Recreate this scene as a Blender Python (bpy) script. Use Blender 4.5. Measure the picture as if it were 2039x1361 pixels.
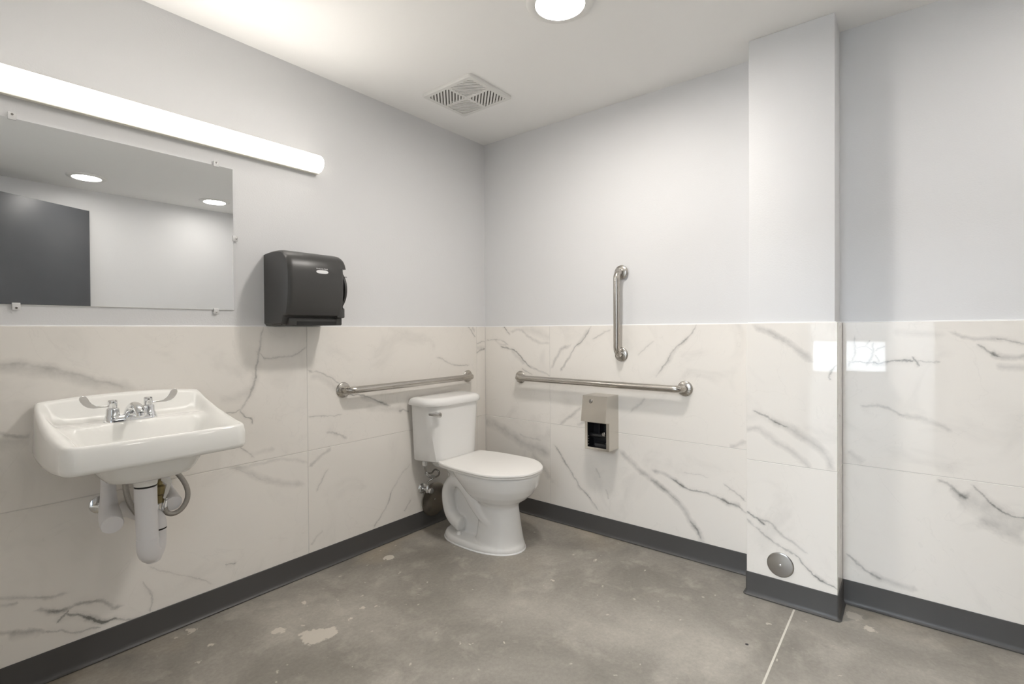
import bpy, bmesh, math, random
from mathutils import Vector, Matrix

for o in list(bpy.data.objects):
    bpy.data.objects.remove(o, do_unlink=True)
S = bpy.context.scene
COL = S.collection
PI = math.pi

# ------------------------------------------------------------------ camera
cam_data = bpy.data.cameras.new('camera')
cam = bpy.data.objects.new('camera', cam_data)
COL.objects.link(cam)
CAM = Vector((-2.54689, -2.27975, 1.17729))
YAW, ROLL, PITCH, FPX = 0.676354, -0.006434, -0.009122, 993.145
F = Vector((math.cos(YAW) * math.cos(PITCH), math.sin(YAW) * math.cos(PITCH), math.sin(PITCH)))
R = Vector((math.sin(YAW), -math.cos(YAW), 0))
U = R.cross(F)
R2 = math.cos(ROLL) * R + math.sin(ROLL) * U
U2 = -math.sin(ROLL) * R + math.cos(ROLL) * U
M = Matrix((R2, U2, -F)).transposed().to_4x4()
M.translation = CAM
cam.matrix_world = M
cam_data.sensor_fit = 'HORIZONTAL'
cam_data.sensor_width = 36.0
cam_data.lens = FPX / 2039 * 36
cam_data.shift_y = -14.68 / 2039
cam_data.clip_start = 0.01
cam_data.clip_end = 60
S.camera = cam

# ------------------------------------------------------------------ world, exposure
world = bpy.data.worlds.new('sky')
S.world = world
world.use_nodes = True
bg = world.node_tree.nodes['Background']
bg.inputs[0].default_value = (0.86, 0.93, 1.0, 1)
bg.inputs[1].default_value = 5.5
S.view_settings.view_transform = 'Standard'
S.view_settings.look = 'None'
S.view_settings.exposure = 1.30
S.view_settings.gamma = 1.0
S.view_settings.use_curve_mapping = False

LAMP_BAR = 16.0       # vanity bar diffuser
LAMP_DOWN = 84.0      # recessed downlight over the middle of the room
LAMP_REAR = 21.0      # the two dimmer downlights by the opposite wall
FILL_HALL = 11.0      # unseen fill panel added in the adjoining room, stands in for daylight
WARM = (1.0, 0.945, 0.87)
NEUT = (1.0, 0.95, 0.89)
COOL = (0.84, 0.92, 1.0)

# ------------------------------------------------------------------ materials
def new_mat(name):
    m = bpy.data.materials.new(name)
    m.use_nodes = True
    nt = m.node_tree
    return m, nt, nt.nodes['Principled BSDF']

def N(nt, t, **kw):
    n = nt.nodes.new(t)
    for k, v in kw.items():
        setattr(n, k, v)
    return n

def simple(name, col, rough=0.5, metal=0.0, var=0.04, scale=20.0, bump=0.0, bscale=200.0, spec=None, coat=0.0):
    m, nt, b = new_mat(name)
    tc = N(nt, 'ShaderNodeTexCoord')
    no = N(nt, 'ShaderNodeTexNoise'); no.inputs['Scale'].default_value = scale
    nt.links.new(tc.outputs['Object'], no.inputs['Vector'])
    mr = N(nt, 'ShaderNodeMapRange')
    mr.inputs['To Min'].default_value = 1 - var; mr.inputs['To Max'].default_value = 1 + var
    nt.links.new(no.outputs['Fac'], mr.inputs['Value'])
    mx = N(nt, 'ShaderNodeVectorMath', operation='SCALE')
    mx.inputs[0].default_value = col[:3]
    nt.links.new(mr.outputs[0], mx.inputs['Scale'])
    nt.links.new(mx.outputs[0], b.inputs['Base Color'])
    b.inputs['Roughness'].default_value = rough
    b.inputs['Metallic'].default_value = metal
    if spec is not None: b.inputs['Specular IOR Level'].default_value = spec
    if coat: b.inputs['Coat Weight'].default_value = coat; b.inputs['Coat Roughness'].default_value = 0.05
    if bump:
        n2 = N(nt, 'ShaderNodeTexNoise'); n2.inputs['Scale'].default_value = bscale; n2.inputs['Detail'].default_value = 4
        nt.links.new(tc.outputs['Object'], n2.inputs['Vector'])
        bp = N(nt, 'ShaderNodeBump'); bp.inputs['Strength'].default_value = bump; bp.inputs['Distance'].default_value = 0.002
        nt.links.new(n2.outputs['Fac'], bp.inputs['Height'])
        nt.links.new(bp.outputs[0], b.inputs['Normal'])
    return m

def emit(name, col, strength, rough=0.4):
    m, nt, b = new_mat(name)
    b.inputs['Base Color'].default_value = (0.8, 0.8, 0.8, 1)
    b.inputs['Roughness'].default_value = rough
    b.inputs['Emission Color'].default_value = (*col, 1)
    b.inputs['Emission Strength'].default_value = strength
    return m

def brushed(name, col, rough, axis):
    m, nt, b = new_mat(name)
    tc = N(nt, 'ShaderNodeTexCoord')
    mp = N(nt, 'ShaderNodeMapping')
    sc = [260.0, 260.0, 260.0]; sc[axis] = 4.0
    mp.inputs['Scale'].default_value = sc
    nt.links.new(tc.outputs['Object'], mp.inputs['Vector'])
    no = N(nt, 'ShaderNodeTexNoise'); no.inputs['Scale'].default_value = 1.0; no.inputs['Detail'].default_value = 3
    nt.links.new(mp.outputs[0], no.inputs['Vector'])
    mr = N(nt, 'ShaderNodeMapRange'); mr.inputs['To Min'].default_value = rough - 0.025; mr.inputs['To Max'].default_value = rough + 0.035
    nt.links.new(no.outputs['Fac'], mr.inputs['Value'])
    nt.links.new(mr.outputs[0], b.inputs['Roughness'])
    b.inputs['Base Color'].default_value = (*col, 1)
    b.inputs['Metallic'].default_value = 1.0
    return m

MAT = {}
MAT['paint'] = simple('wall_paint', (0.765, 0.767, 0.775), 0.55, var=0.008, scale=3, bump=0.22, bscale=170, spec=0.3)
MAT['ceil'] = simple('ceiling_paint', (0.93, 0.925, 0.91), 0.7, var=0.006, scale=3, bump=0.15, bscale=170, spec=0.2)
MAT['caulk'] = simple('white_caulk', (0.86, 0.86, 0.86), 0.4, var=0.02)
MAT['rubber'] = simple('charcoal_rubber_base', (0.078, 0.076, 0.075), 0.42, var=0.08, scale=6, bump=0.05, bscale=400)
MAT['grout'] = simple('grout', (0.70, 0.68, 0.65), 0.8, var=0.05, scale=60)
MAT['china'] = simple('white_vitreous_china', (0.89, 0.885, 0.87), 0.07, var=0.004, scale=2, spec=0.55)
MAT['china_sink'] = simple('white_sink_china', (0.90, 0.895, 0.865), 0.09, var=0.004, scale=2, spec=0.55)
MAT['seat'] = simple('white_seat_plastic', (0.89, 0.875, 0.85), 0.35, var=0.004, scale=2)
MAT['gap'] = simple('seat_gap_dark', (0.05, 0.05, 0.05), 0.6)  # near-black colour standing in for the shade between seat and lid
MAT['chrome'] = simple('chrome', (0.78, 0.79, 0.80), 0.06, 1.0, var=0.01)
MAT['chrome_dull'] = simple('chrome_dull', (0.42, 0.41, 0.40), 0.16, 1.0, var=0.05)
MAT['steel_x'] = brushed('satin_steel_x', (0.50, 0.475, 0.44), 0.27, 0)
MAT['steel_y'] = brushed('satin_steel_y', (0.50, 0.475, 0.44), 0.27, 1)
MAT['steel_z'] = brushed('satin_steel_z', (0.50, 0.475, 0.44), 0.27, 2)
MAT['steel_plate'] = brushed('brushed_plate', (0.66, 0.63, 0.58), 0.24, 1)
MAT['steel_cover'] = simple('stainless_cover', (0.42, 0.41, 0.395), 0.24, 1.0, var=0.03)
MAT['steel_dark'] = simple('stainless_cover_dark', (0.36, 0.335, 0.30), 0.22, 1.0, var=0.04)
MAT['black'] = simple('black_plastic', (0.050, 0.049, 0.048), 0.36, var=0.08, scale=8, bump=0.05, bscale=500)
MAT['black_matte'] = simple('black_plastic_matte', (0.050, 0.049, 0.048), 0.42, var=0.06, scale=8, bump=0.06, bscale=500)
MAT['void'] = simple('black_slot', (0.008, 0.008, 0.008), 0.6)
MAT['liner'] = simple('dark_liner', (0.022, 0.022, 0.024), 0.30, var=0.2, scale=30)
MAT['white_plastic'] = simple('white_plastic', (0.80, 0.795, 0.77), 0.35, var=0.01)
MAT['vent_dark'] = simple('vent_duct_grey', (0.16, 0.15, 0.135), 0.7, var=0.2, scale=30)
MAT['pvc'] = simple('white_pipe_cover_vinyl', (0.82, 0.81, 0.82), 0.38, var=0.02)
MAT['brass'] = simple('weathered_brass', (0.22, 0.18, 0.09), 0.38, 1.0, var=0.2, scale=40)
MAT['braid'] = simple('braided_steel', (0.40, 0.38, 0.35), 0.36, 1.0, var=0.25, scale=300, bump=0.6, bscale=700)
MAT['housing'] = simple('light_housing', (0.80, 0.78, 0.70), 0.5, var=0.02)
MAT['door_paint'] = simple('charcoal_door_paint', (0.080, 0.084, 0.093), 0.45, var=0.10, scale=5, bump=0.05)
MAT['frame'] = simple('door_frame_paint', (0.10, 0.105, 0.115), 0.45, var=0.05)
MAT['hall_floor'] = simple('hall_concrete', (0.33, 0.32, 0.30), 0.5, var=0.15, scale=3)
MAT['logo'] = simple('white_print', (0.85, 0.85, 0.86), 0.4, var=0.01)
MAT['joint'] = simple('joint_filler', (0.72, 0.69, 0.62), 0.75, var=0.15, scale=40)
MAT['bar'] = emit('bar_diffuser', WARM, LAMP_BAR)
# the strip behind the lens shines forward: the flanks of the diffuser give off less than its front
nt = MAT['bar'].node_tree
tc = N(nt, 'ShaderNodeTexCoord'); sp0 = N(nt, 'ShaderNodeSeparateXYZ'); nt.links.new(tc.outputs['Normal'], sp0.inputs[0])
mr = N(nt, 'ShaderNodeMapRange', interpolation_type='SMOOTHSTEP')
mr.inputs['From Min'].default_value = -0.50; mr.inputs['From Max'].default_value = -0.97
mr.inputs['To Min'].default_value = 0.85; mr.inputs['To Max'].default_value = LAMP_BAR
nt.links.new(sp0.outputs[1], mr.inputs['Value']); nt.links.new(mr.outputs[0], nt.nodes['Principled BSDF'].inputs['Emission Strength'])
MAT['down'] = emit('downlight_lens', NEUT, LAMP_DOWN)
MAT['down_rear'] = emit('downlight_lens_dim', NEUT, LAMP_REAR)
MAT['panel'] = emit('hall_fill_panel', COOL, FILL_HALL)  # glow of the added fill panel, tinted cool like daylight

m, nt, b = new_mat('silvered_mirror')
tc = N(nt, 'ShaderNodeTexCoord'); no = N(nt, 'ShaderNodeTexNoise'); no.inputs['Scale'].default_value = 3
nt.links.new(tc.outputs['Object'], no.inputs['Vector'])
mr = N(nt, 'ShaderNodeMapRange'); mr.inputs['To Min'].default_value = 0.0; mr.inputs['To Max'].default_value = 0.012
nt.links.new(no.outputs['Fac'], mr.inputs['Value']); nt.links.new(mr.outputs[0], b.inputs['Roughness'])
b.inputs['Base Color'].default_value = (0.84, 0.85, 0.85, 1); b.inputs['Metallic'].default_value = 1.0
MAT['mirror'] = m

m, nt, b = new_mat('clear_acrylic')
tc = N(nt, 'ShaderNodeTexCoord'); no = N(nt, 'ShaderNodeTexNoise'); no.inputs['Scale'].default_value = 40
nt.links.new(tc.outputs['Object'], no.inputs['Vector'])
mr = N(nt, 'ShaderNodeMapRange'); mr.inputs['To Min'].default_value = 0.05; mr.inputs['To Max'].default_value = 0.15
nt.links.new(no.outputs['Fac'], mr.inputs['Value']); nt.links.new(mr.outputs[0], b.inputs['Roughness'])
b.inputs['Base Color'].default_value = (0.95, 0.95, 0.95, 1); b.inputs['Transmission Weight'].default_value = 0.25
MAT['acrylic'] = m

m, nt, b = new_mat('window_glass')
tc = N(nt, 'ShaderNodeTexCoord'); no = N(nt, 'ShaderNodeTexNoise'); no.inputs['Scale'].default_value = 2
nt.links.new(tc.outputs['Object'], no.inputs['Vector'])
mr = N(nt, 'ShaderNodeMapRange'); mr.inputs['To Min'].default_value = 0.0; mr.inputs['To Max'].default_value = 0.02
nt.links.new(no.outputs['Fac'], mr.inputs['Value']); nt.links.new(mr.outputs[0], b.inputs['Roughness'])
b.inputs['Base Color'].default_value = (0.97, 0.98, 0.98, 1); b.inputs['Transmission Weight'].default_value = 1.0
MAT['glass'] = m

# concrete floor: cloudy grey slab with pale scuffs and a few chipped, lighter patches
PATCHES = [(-1.528, -0.482, 0.050), (-1.49, -0.50, 0.035), (-1.603, -0.334, 0.022), (-0.94, -0.163, 0.024),
           (-1.438, -0.223, 0.010), (-1.38, -0.492, 0.010), (-1.306, -0.454, 0.009), (-1.266, -0.487, 0.007),
           (-1.807, -0.227, 0.013), (-1.818, -0.060, 0.016), (-1.109, -1.076, 0.006), (-1.192, -0.990, 0.006),
           (-1.55, -0.43, 0.012), (-0.613, -0.961, 0.008), (-0.092, -2.094, 0.03), (-0.159, -2.148, 0.022), (-0.30, -1.02, 0.010)]
def floor_material():
    m, nt, b = new_mat('polished_concrete')
    L = nt.links.new
    tc = N(nt, 'ShaderNodeTexCoord')
    def noise(scale, detail=5, rough=0.55, dist=0.0, vec=None):
        n = N(nt, 'ShaderNodeTexNoise')
        n.inputs['Scale'].default_value = scale; n.inputs['Detail'].default_value = detail
        n.inputs['Roughness'].default_value = rough; n.inputs['Distortion'].default_value = dist
        L(vec or tc.outputs['Object'], n.inputs['Vector'])
        return n
    def ramp(src, stops):
        r = N(nt, 'ShaderNodeValToRGB')
        e = r.color_ramp.elements
        e[0].position, e[0].color = stops[0][0], (*stops[0][1], 1)
        e[1].position, e[1].color = stops[-1][0], (*stops[-1][1], 1)
        for p, c in stops[1:-1]:
            x = e.new(p); x.color = (*c, 1)
        L(src, r.inputs[0])
        return r
    def mix(f, a, c, mode='MIX'):
        x = N(nt, 'ShaderNodeMix', data_type='RGBA', blend_type=mode)
        if isinstance(f, float): x.inputs['Factor'].default_value = f
        else: L(f, x.inputs['Factor'])
        for i, v in ((6, a), (7, c)):
            if isinstance(v, tuple): x.inputs[i].default_value = (*v, 1)
            else: L(v, x.inputs[i])
        return x.outputs[2]
    big = noise(1.6, 6, 0.6, 0.4)
    base = ramp(big.outputs['Fac'], [(0.33, (0.235, 0.217, 0.19)), (0.5, (0.335, 0.312, 0.275)), (0.66, (0.45, 0.42, 0.37))])
    tan = noise(1.1, 3, 0.5, 0.6)
    tanm = ramp(tan.outputs['Fac'], [(0.50, (0, 0, 0)), (0.66, (0.9, 0.9, 0.9))])
    c = mix(tanm.outputs[0], base.outputs[0], (0.42, 0.365, 0.285))
    mid = noise(7, 8, 0.62, 0.3)
    midm = ramp(mid.outputs['Fac'], [(0.52, (0, 0, 0)), (0.76, (0.60, 0.60, 0.60))])
    c = mix(midm.outputs[0], c, (0.55, 0.515, 0.455))
    dk = noise(4.0, 6, 0.6, 0.6)
    dkm = ramp(dk.outputs['Fac'], [(0.60, (0, 0, 0)), (0.78, (0.45, 0.45, 0.45))])
    c = mix(dkm.outputs[0], c, (0.205, 0.19, 0.17))
    fine = noise(70, 6, 0.7)
    finem = ramp(fine.outputs['Fac'], [(0.3, (0.88, 0.88, 0.88)), (0.7, (1.1, 1.1, 1.1))])
    c = mix(1.0, c, finem.outputs[0], 'MULTIPLY')
    sp = noise(26, 3, 0.5, 0.3)
    spm = ramp(sp.outputs['Fac'], [(0.70, (0, 0, 0)), (0.735, (0.7, 0.7, 0.7))])
    c = mix(spm.outputs[0], c, (0.66, 0.62, 0.55))
    # chipped patches, ragged outline
    wn = noise(22, 5, 0.65)
    off = N(nt, 'ShaderNodeVectorMath', operation='SUBTRACT'); L(wn.outputs['Color'], off.inputs[0]); off.inputs[1].default_value = (0.5, 0.5, 0.5)
    offs = N(nt, 'ShaderNodeVectorMath', operation='MULTIPLY_ADD'); L(off.outputs[0], offs.inputs[0])
    offs.inputs[1].default_value = (0.085, 0.085, 0.0); L(tc.outputs['Object'], offs.inputs[2])
    acc = None
    for (px, py, r) in PATCHES:
        d = N(nt, 'ShaderNodeVectorMath', operation='DISTANCE'); L(offs.outputs[0], d.inputs[0]); d.inputs[1].default_value = (px, py, 0)
        q = N(nt, 'ShaderNodeMapRange', interpolation_type='SMOOTHSTEP')
        q.inputs['From Min'].default_value = r * 1.1; q.inputs['From Max'].default_value = r * 0.9
        L(d.outputs['Value'], q.inputs['Value'])
        if acc is None: acc = q.outputs[0]
        else:
            a = N(nt, 'ShaderNodeMath', operation='MAXIMUM'); L(acc, a.inputs[0]); L(q.outputs[0], a.inputs[1]); acc = a.outputs[0]
    a = N(nt, 'ShaderNodeMath', operation='MULTIPLY'); L(acc, a.inputs[0]); a.inputs[1].default_value = 0.8
    c = mix(a.outputs[0], c, (0.70, 0.65, 0.57))
    # the small dark drop by the column
    d = N(nt, 'ShaderNodeVectorMath', operation='DISTANCE'); L(tc.outputs['Object'], d.inputs[0]); d.inputs[1].default_value = (-0.56, -1.799, 0)
    q = N(nt, 'ShaderNodeMapRange'); q.inputs['From Min'].default_value = 0.007; q.inputs['From Max'].default_value = 0.005
    L(d.outputs['Value'], q.inputs['Value'])
    c = mix(q.outputs[0], c, (0.03, 0.03, 0.03))
    L(c, b.inputs['Base Color'])
    rr = N(nt, 'ShaderNodeMapRange'); rr.inputs['To Min'].default_value = 0.34; rr.inputs['To Max'].default_value = 0.62
    L(mid.outputs['Fac'], rr.inputs['Value']); L(rr.outputs[0], b.inputs['Roughness'])
    bp = N(nt, 'ShaderNodeBump'); bp.inputs['Strength'].default_value = 0.12; bp.inputs['Distance'].default_value = 0.003
    L(mid.outputs['Fac'], bp.inputs['Height']); L(bp.outputs[0], b.inputs['Normal'])
    return m
MAT['floor'] = floor_material()

# marble-look porcelain: (tile, points along the wall (u, z), width, strength)
VEINS = [
    ('La_up', [(-2.351, 1.075), (-2.259, 1.061), (-2.171, 1.029), (-2.076, 0.991), (-1.984, 0.97)], 0.03, 0.3),
    ('La_up', [(-2.351, 1.084), (-2.259, 1.071), (-2.171, 1.039), (-2.076, 1.0), (-2.018, 0.98)], 0.008, 0.18),
    ('La_up', [(-2.344, 0.86), (-2.308, 0.847), (-2.264, 0.83)], 0.01, 0.42),
    ('La_up', [(-2.354, 0.825), (-2.303, 0.823), (-2.261, 0.823)], 0.03, 0.22),
    ('La_up', [(-1.496, 1.188), (-1.52, 1.079), (-1.527, 1.009), (-1.541, 0.937), (-1.569, 0.88), (-1.597, 0.839)], 0.007, 0.38),
    ('La_up', [(-1.597, 0.839), (-1.574, 0.807), (-1.547, 0.792), (-1.541, 0.771)], 0.005, 0.62),
    ('La_up', [(-1.656, 0.832), (-1.626, 0.832), (-1.595, 0.843)], 0.004, 0.45),
    ('La_up', [(-1.676, 0.881), (-1.615, 0.896), (-1.552, 0.922), (-1.527, 0.974)], 0.03, 0.16),
    ('La_up', [(-1.526, 1.088), (-1.485, 1.054), (-1.427, 1.056), (-1.343, 1.069), (-1.29, 1.103)], 0.006, 0.3),
    ('La_up', [(-1.634, 0.695), (-1.601, 0.676), (-1.572, 0.648), (-1.544, 0.616)], 0.005, 0.5),
    ('La_up', [(-1.555, 0.633), (-1.511, 0.636), (-1.455, 0.641)], 0.015, 0.15),
    ('La_lo', [(-2.348, 0.333), (-2.291, 0.31), (-2.23, 0.284), (-2.177, 0.277)], 0.008, 0.35),
    ('La_lo', [(-2.348, 0.307), (-2.326, 0.299), (-2.298, 0.29)], 0.008, 0.35),
    ('La_lo', [(-2.249, 0.247), (-2.206, 0.229), (-2.167, 0.229), (-2.133, 0.231), (-2.084, 0.21), (-2.049, 0.176), (-2.025, 0.167)], 0.009, 0.45),
    ('La_lo', [(-2.246, 0.245), (-2.206, 0.226), (-2.173, 0.22)], 0.016, 0.35),
    ('La_lo', [(-2.179, 0.212), (-2.134, 0.186), (-2.106, 0.156), (-2.077, 0.135), (-2.039, 0.127)], 0.006, 0.75),
    ('La_lo', [(-2.124, 0.175), (-2.099, 0.151), (-2.064, 0.129)], 0.015, 0.4),
    ('La_lo', [(-2.2, 0.19), (-2.184, 0.206), (-2.169, 0.224)], 0.004, 0.75),
    ('La_lo', [(-2.049, 0.13), (-2.012, 0.117), (-1.966, 0.099)], 0.005, 0.4),
    ('La_lo', [(-2.349, 0.216), (-2.292, 0.197), (-2.25, 0.185), (-2.229, 0.17)], 0.01, 0.4),
    ('La_lo', [(-2.315, 0.193), (-2.28, 0.183), (-2.244, 0.175)], 0.02, 0.22),
    ('La_lo', [(-2.232, 0.171), (-2.194, 0.158), (-2.154, 0.136), (-2.093, 0.123)], 0.005, 0.4),
    ('La_lo', [(-2.227, 0.601), (-2.163, 0.601), (-2.094, 0.602), (-2.029, 0.619)], 0.006, 0.26),
    ('La_lo', [(-1.956, 0.229), (-1.933, 0.185), (-1.925, 0.145), (-1.93, 0.11)], 0.005, 0.33),
    ('La_lo', [(-1.667, 0.187), (-1.643, 0.18), (-1.623, 0.175)], 0.004, 0.45),
    ('La_lo', [(-1.663, 0.619), (-1.598, 0.583), (-1.534, 0.537), (-1.456, 0.492), (-1.325, 0.443)], 0.022, 0.24),
    ('La_lo', [(-1.649, 0.607), (-1.577, 0.561), (-1.49, 0.502)], 0.006, 0.25),
    ('La_lo', [(-1.618, 0.592), (-1.512, 0.586), (-1.409, 0.583), (-1.303, 0.547)], 0.012, 0.2),
    ('La_lo', [(-1.932, 0.274), (-1.831, 0.206), (-1.722, 0.132)], 0.004, 0.22),
    ('Lb_up', [(-1.286, 0.989), (-1.228, 0.973), (-1.169, 0.946), (-1.119, 0.906)], 0.006, 0.38),
    ('Lb_up', [(-1.268, 0.961), (-1.202, 0.938), (-1.139, 0.882)], 0.025, 0.2),
    ('Lb_up', [(-1.288, 0.768), (-1.206, 0.759), (-1.106, 0.745)], 0.004, 0.28),
    ('Lb_up', [(-1.191, 0.679), (-1.149, 0.662), (-1.078, 0.624)], 0.008, 0.34),
    ('Lb_up', [(-1.076, 0.85), (-1.001, 0.837), (-0.939, 0.822), (-0.884, 0.797), (-0.807, 0.766)], 0.006, 0.58),
    ('Lb_up', [(-0.986, 0.827), (-0.89, 0.795), (-0.817, 0.764)], 0.018, 0.25),
    ('Lb_up', [(-0.737, 0.723), (-0.698, 0.724), (-0.665, 0.711)], 0.008, 0.45),
    ('Lb_up', [(-0.955, 0.765), (-0.858, 0.752), (-0.719, 0.726)], 0.025, 0.22),
    ('Lb_up', [(-0.441, 1.009), (-0.383, 0.988), (-0.317, 0.962), (-0.25, 0.952), (-0.161, 0.95)], 0.007, 0.3),
    ('Lb_up', [(-0.173, 1.201), (-0.14, 1.172), (-0.096, 1.134)], 0.006, 0.45),
    ('Lb_up', [(-0.13, 1.195), (-0.101, 1.168)], 0.014, 0.3),
    ('Lb_lo', [(-1.283, 0.521), (-1.251, 0.541), (-1.214, 0.565), (-1.173, 0.59)], 0.012, 0.36),
    ('Lb_lo', [(-1.242, 0.4), (-1.218, 0.442), (-1.187, 0.485)], 0.006, 0.24),
    ('Lb_lo', [(-0.914, 0.109), (-0.884, 0.138), (-0.851, 0.178), (-0.826, 0.222), (-0.798, 0.271)], 0.006, 0.42),
    ('Lb_lo', [(-0.715, 0.142), (-0.689, 0.167), (-0.663, 0.189)], 0.006, 0.3),
    ('Lb_lo', [(-0.798, 0.271), (-0.741, 0.342), (-0.668, 0.398)], 0.006, 0.18),
    ('Lb_lo', [(-1.272, 0.135), (-1.25, 0.165), (-1.21, 0.189)], 0.007, 0.22),
    ('Lc_up', [(-0.087, 1.026), (-0.052, 1.042), (-0.001, 1.054)], 0.007, 0.55),
    ('Lc_up', [(-0.082, 1.087), (-0.042, 1.096), (-0.001, 1.099)], 0.004, 0.35),
    ('Lc_up', [(-0.077, 1.06), (-0.001, 1.057)], 0.02, 0.25),
    ('Ra_up', [(-0.157, 1.207), (-0.187, 1.18), (-0.221, 1.15)], 0.005, 0.65),
    ('Ra_up', [(-0.009, 1.109), (-0.086, 1.116), (-0.143, 1.11), (-0.199, 1.081)], 0.005, 0.3),
    ('Ra_up', [(-0.086, 1.113), (-0.13, 1.086), (-0.186, 1.074)], 0.012, 0.22),
    ('Ra_up', [(-0.138, 1.07), (-0.211, 1.058), (-0.258, 1.042), (-0.303, 1.007), (-0.352, 0.973), (-0.387, 0.946)], 0.0065, 0.62),
    ('Ra_up', [(-0.38, 0.952), (-0.431, 0.932), (-0.485, 0.912), (-0.538, 0.89)], 0.01, 0.38),
    ('Ra_up', [(-0.228, 1.045), (-0.278, 1.003), (-0.339, 0.966)], 0.018, 0.2),
    ('Ra_up', [(-0.229, 1.173), (-0.3, 1.183), (-0.361, 1.141), (-0.448, 1.103), (-0.531, 1.094)], 0.014, 0.28),
    ('Ra_up', [(-0.321, 1.192), (-0.44, 1.166), (-0.532, 1.129)], 0.035, 0.16),
    ('Ra_up', [(-0.319, 0.933), (-0.359, 0.916), (-0.399, 0.892)], 0.005, 0.28),
    ('Ra_lo', [(0.006, 0.561), (-0.103, 0.532), (-0.198, 0.497), (-0.356, 0.442), (-0.53, 0.41)], 0.045, 0.34),
    ('Ra_lo', [(-0.295, 0.509), (-0.356, 0.49), (-0.455, 0.478)], 0.008, 0.22),
    ('Ra_lo', [(-0.395, 0.383), (-0.473, 0.316), (-0.529, 0.263)], 0.03, 0.25),
    ('Rb_up', [(-0.542, 0.94), (-0.579, 1.006), (-0.616, 1.053), (-0.684, 1.087)], 0.014, 0.34),
    ('Rb_up', [(-0.615, 0.928), (-0.644, 0.971), (-0.673, 1.009), (-0.694, 1.042)], 0.01, 0.5),
    ('Rb_up', [(-0.673, 1.006), (-0.694, 1.042), (-0.733, 1.082), (-0.771, 1.109), (-0.805, 1.153), (-0.825, 1.194)], 0.005, 0.5),
    ('Rb_up', [(-0.733, 1.076), (-0.778, 1.13), (-0.808, 1.177)], 0.018, 0.2),
    ('Rb_up', [(-0.841, 1.121), (-0.893, 1.153), (-0.944, 1.173)], 0.007, 0.32),
    ('Rb_up', [(-1.221, 0.937), (-1.249, 0.967), (-1.276, 1.003), (-1.306, 1.059), (-1.356, 1.106), (-1.395, 1.145), (-1.423, 1.194)], 0.006, 0.42),
    ('Rb_up', [(-1.282, 1.0), (-1.322, 1.067), (-1.387, 1.132)], 0.016, 0.18),
    ('Rb_up', [(-1.116, 1.033), (-1.154, 1.074), (-1.2, 1.113)], 0.006, 0.22),
    ('Rb_up', [(-0.606, 0.606), (-0.664, 0.639), (-0.706, 0.671), (-0.755, 0.714)], 0.014, 0.36),
    ('Rb_up', [(-0.73, 0.608), (-0.764, 0.626), (-0.798, 0.642)], 0.012, 0.35),
    ('Rb_up', [(-1.077, 0.728), (-1.112, 0.759), (-1.159, 0.798)], 0.008, 0.22),
    ('Rb_up', [(-1.593, 0.604), (-1.627, 0.616), (-1.656, 0.645)], 0.018, 0.28),
    ('Rb_lo', [(-0.575, 0.457), (-0.612, 0.407), (-0.662, 0.348), (-0.711, 0.284), (-0.769, 0.229), (-0.823, 0.184), (-0.862, 0.137)], 0.006, 0.4),
    ('Rb_lo', [(-0.575, 0.457), (-0.612, 0.407), (-0.651, 0.358)], 0.012, 0.25),
    ('Rb_lo', [(-0.728, 0.254), (-0.796, 0.208), (-0.845, 0.145)], 0.016, 0.2),
    ('Rb_lo', [(-0.853, 0.374), (-0.863, 0.35), (-0.876, 0.326)], 0.006, 0.35),
    ('Rb_lo', [(-0.914, 0.261), (-0.927, 0.235), (-0.939, 0.211)], 0.006, 0.25),
    ('Rb_lo', [(-1.015, 0.497), (-1.067, 0.455), (-1.117, 0.419), (-1.197, 0.37), (-1.266, 0.322)], 0.022, 0.38),
    ('Rb_lo', [(-1.197, 0.37), (-1.252, 0.332), (-1.311, 0.292), (-1.358, 0.252), (-1.4, 0.199), (-1.44, 0.153), (-1.467, 0.104)], 0.024, 0.42),
    ('Rb_lo', [(-1.252, 0.327), (-1.309, 0.294), (-1.343, 0.275)], 0.005, 0.5),
    ('Rb_lo', [(-1.4, 0.199), (-1.43, 0.166), (-1.45, 0.125)], 0.008, 0.4),
    ('Rb_lo', [(-1.205, 0.423), (-1.258, 0.416), (-1.306, 0.401), (-1.367, 0.37)], 0.016, 0.4),
    ('Rb_lo', [(-1.306, 0.398), (-1.367, 0.37), (-1.448, 0.361), (-1.519, 0.35), (-1.58, 0.328), (-1.619, 0.319), (-1.658, 0.296)], 0.007, 0.52),
    ('Rb_lo', [(-1.533, 0.34), (-1.58, 0.325), (-1.638, 0.323)], 0.018, 0.25),
    ('Rb_lo', [(-1.564, 0.413), (-1.592, 0.399), (-1.615, 0.386), (-1.656, 0.356)], 0.006, 0.45),
    ('Rb_lo', [(-1.372, 0.444), (-1.423, 0.445), (-1.485, 0.436)], 0.003, 0.22),
    ('C_up', [(-1.741, 1.185), (-1.795, 1.161), (-1.846, 1.131), (-1.883, 1.102), (-1.919, 1.073), (-1.956, 1.049)], 0.02, 0.4),
    ('C_up', [(-1.805, 1.146), (-1.846, 1.125), (-1.883, 1.095), (-1.928, 1.065)], 0.006, 0.35),
    ('C_up', [(-2.047, 1.026), (-2.033, 1.007), (-2.02, 0.988), (-2.018, 0.968)], 0.005, 0.6),
    ('C_up', [(-1.737, 0.815), (-1.779, 0.797), (-1.826, 0.774), (-1.868, 0.763)], 0.006, 0.55),
    ('C_up', [(-1.814, 0.779), (-1.872, 0.76), (-1.918, 0.729), (-1.958, 0.703), (-2.006, 0.659), (-2.028, 0.611)], 0.024, 0.35),
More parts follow.
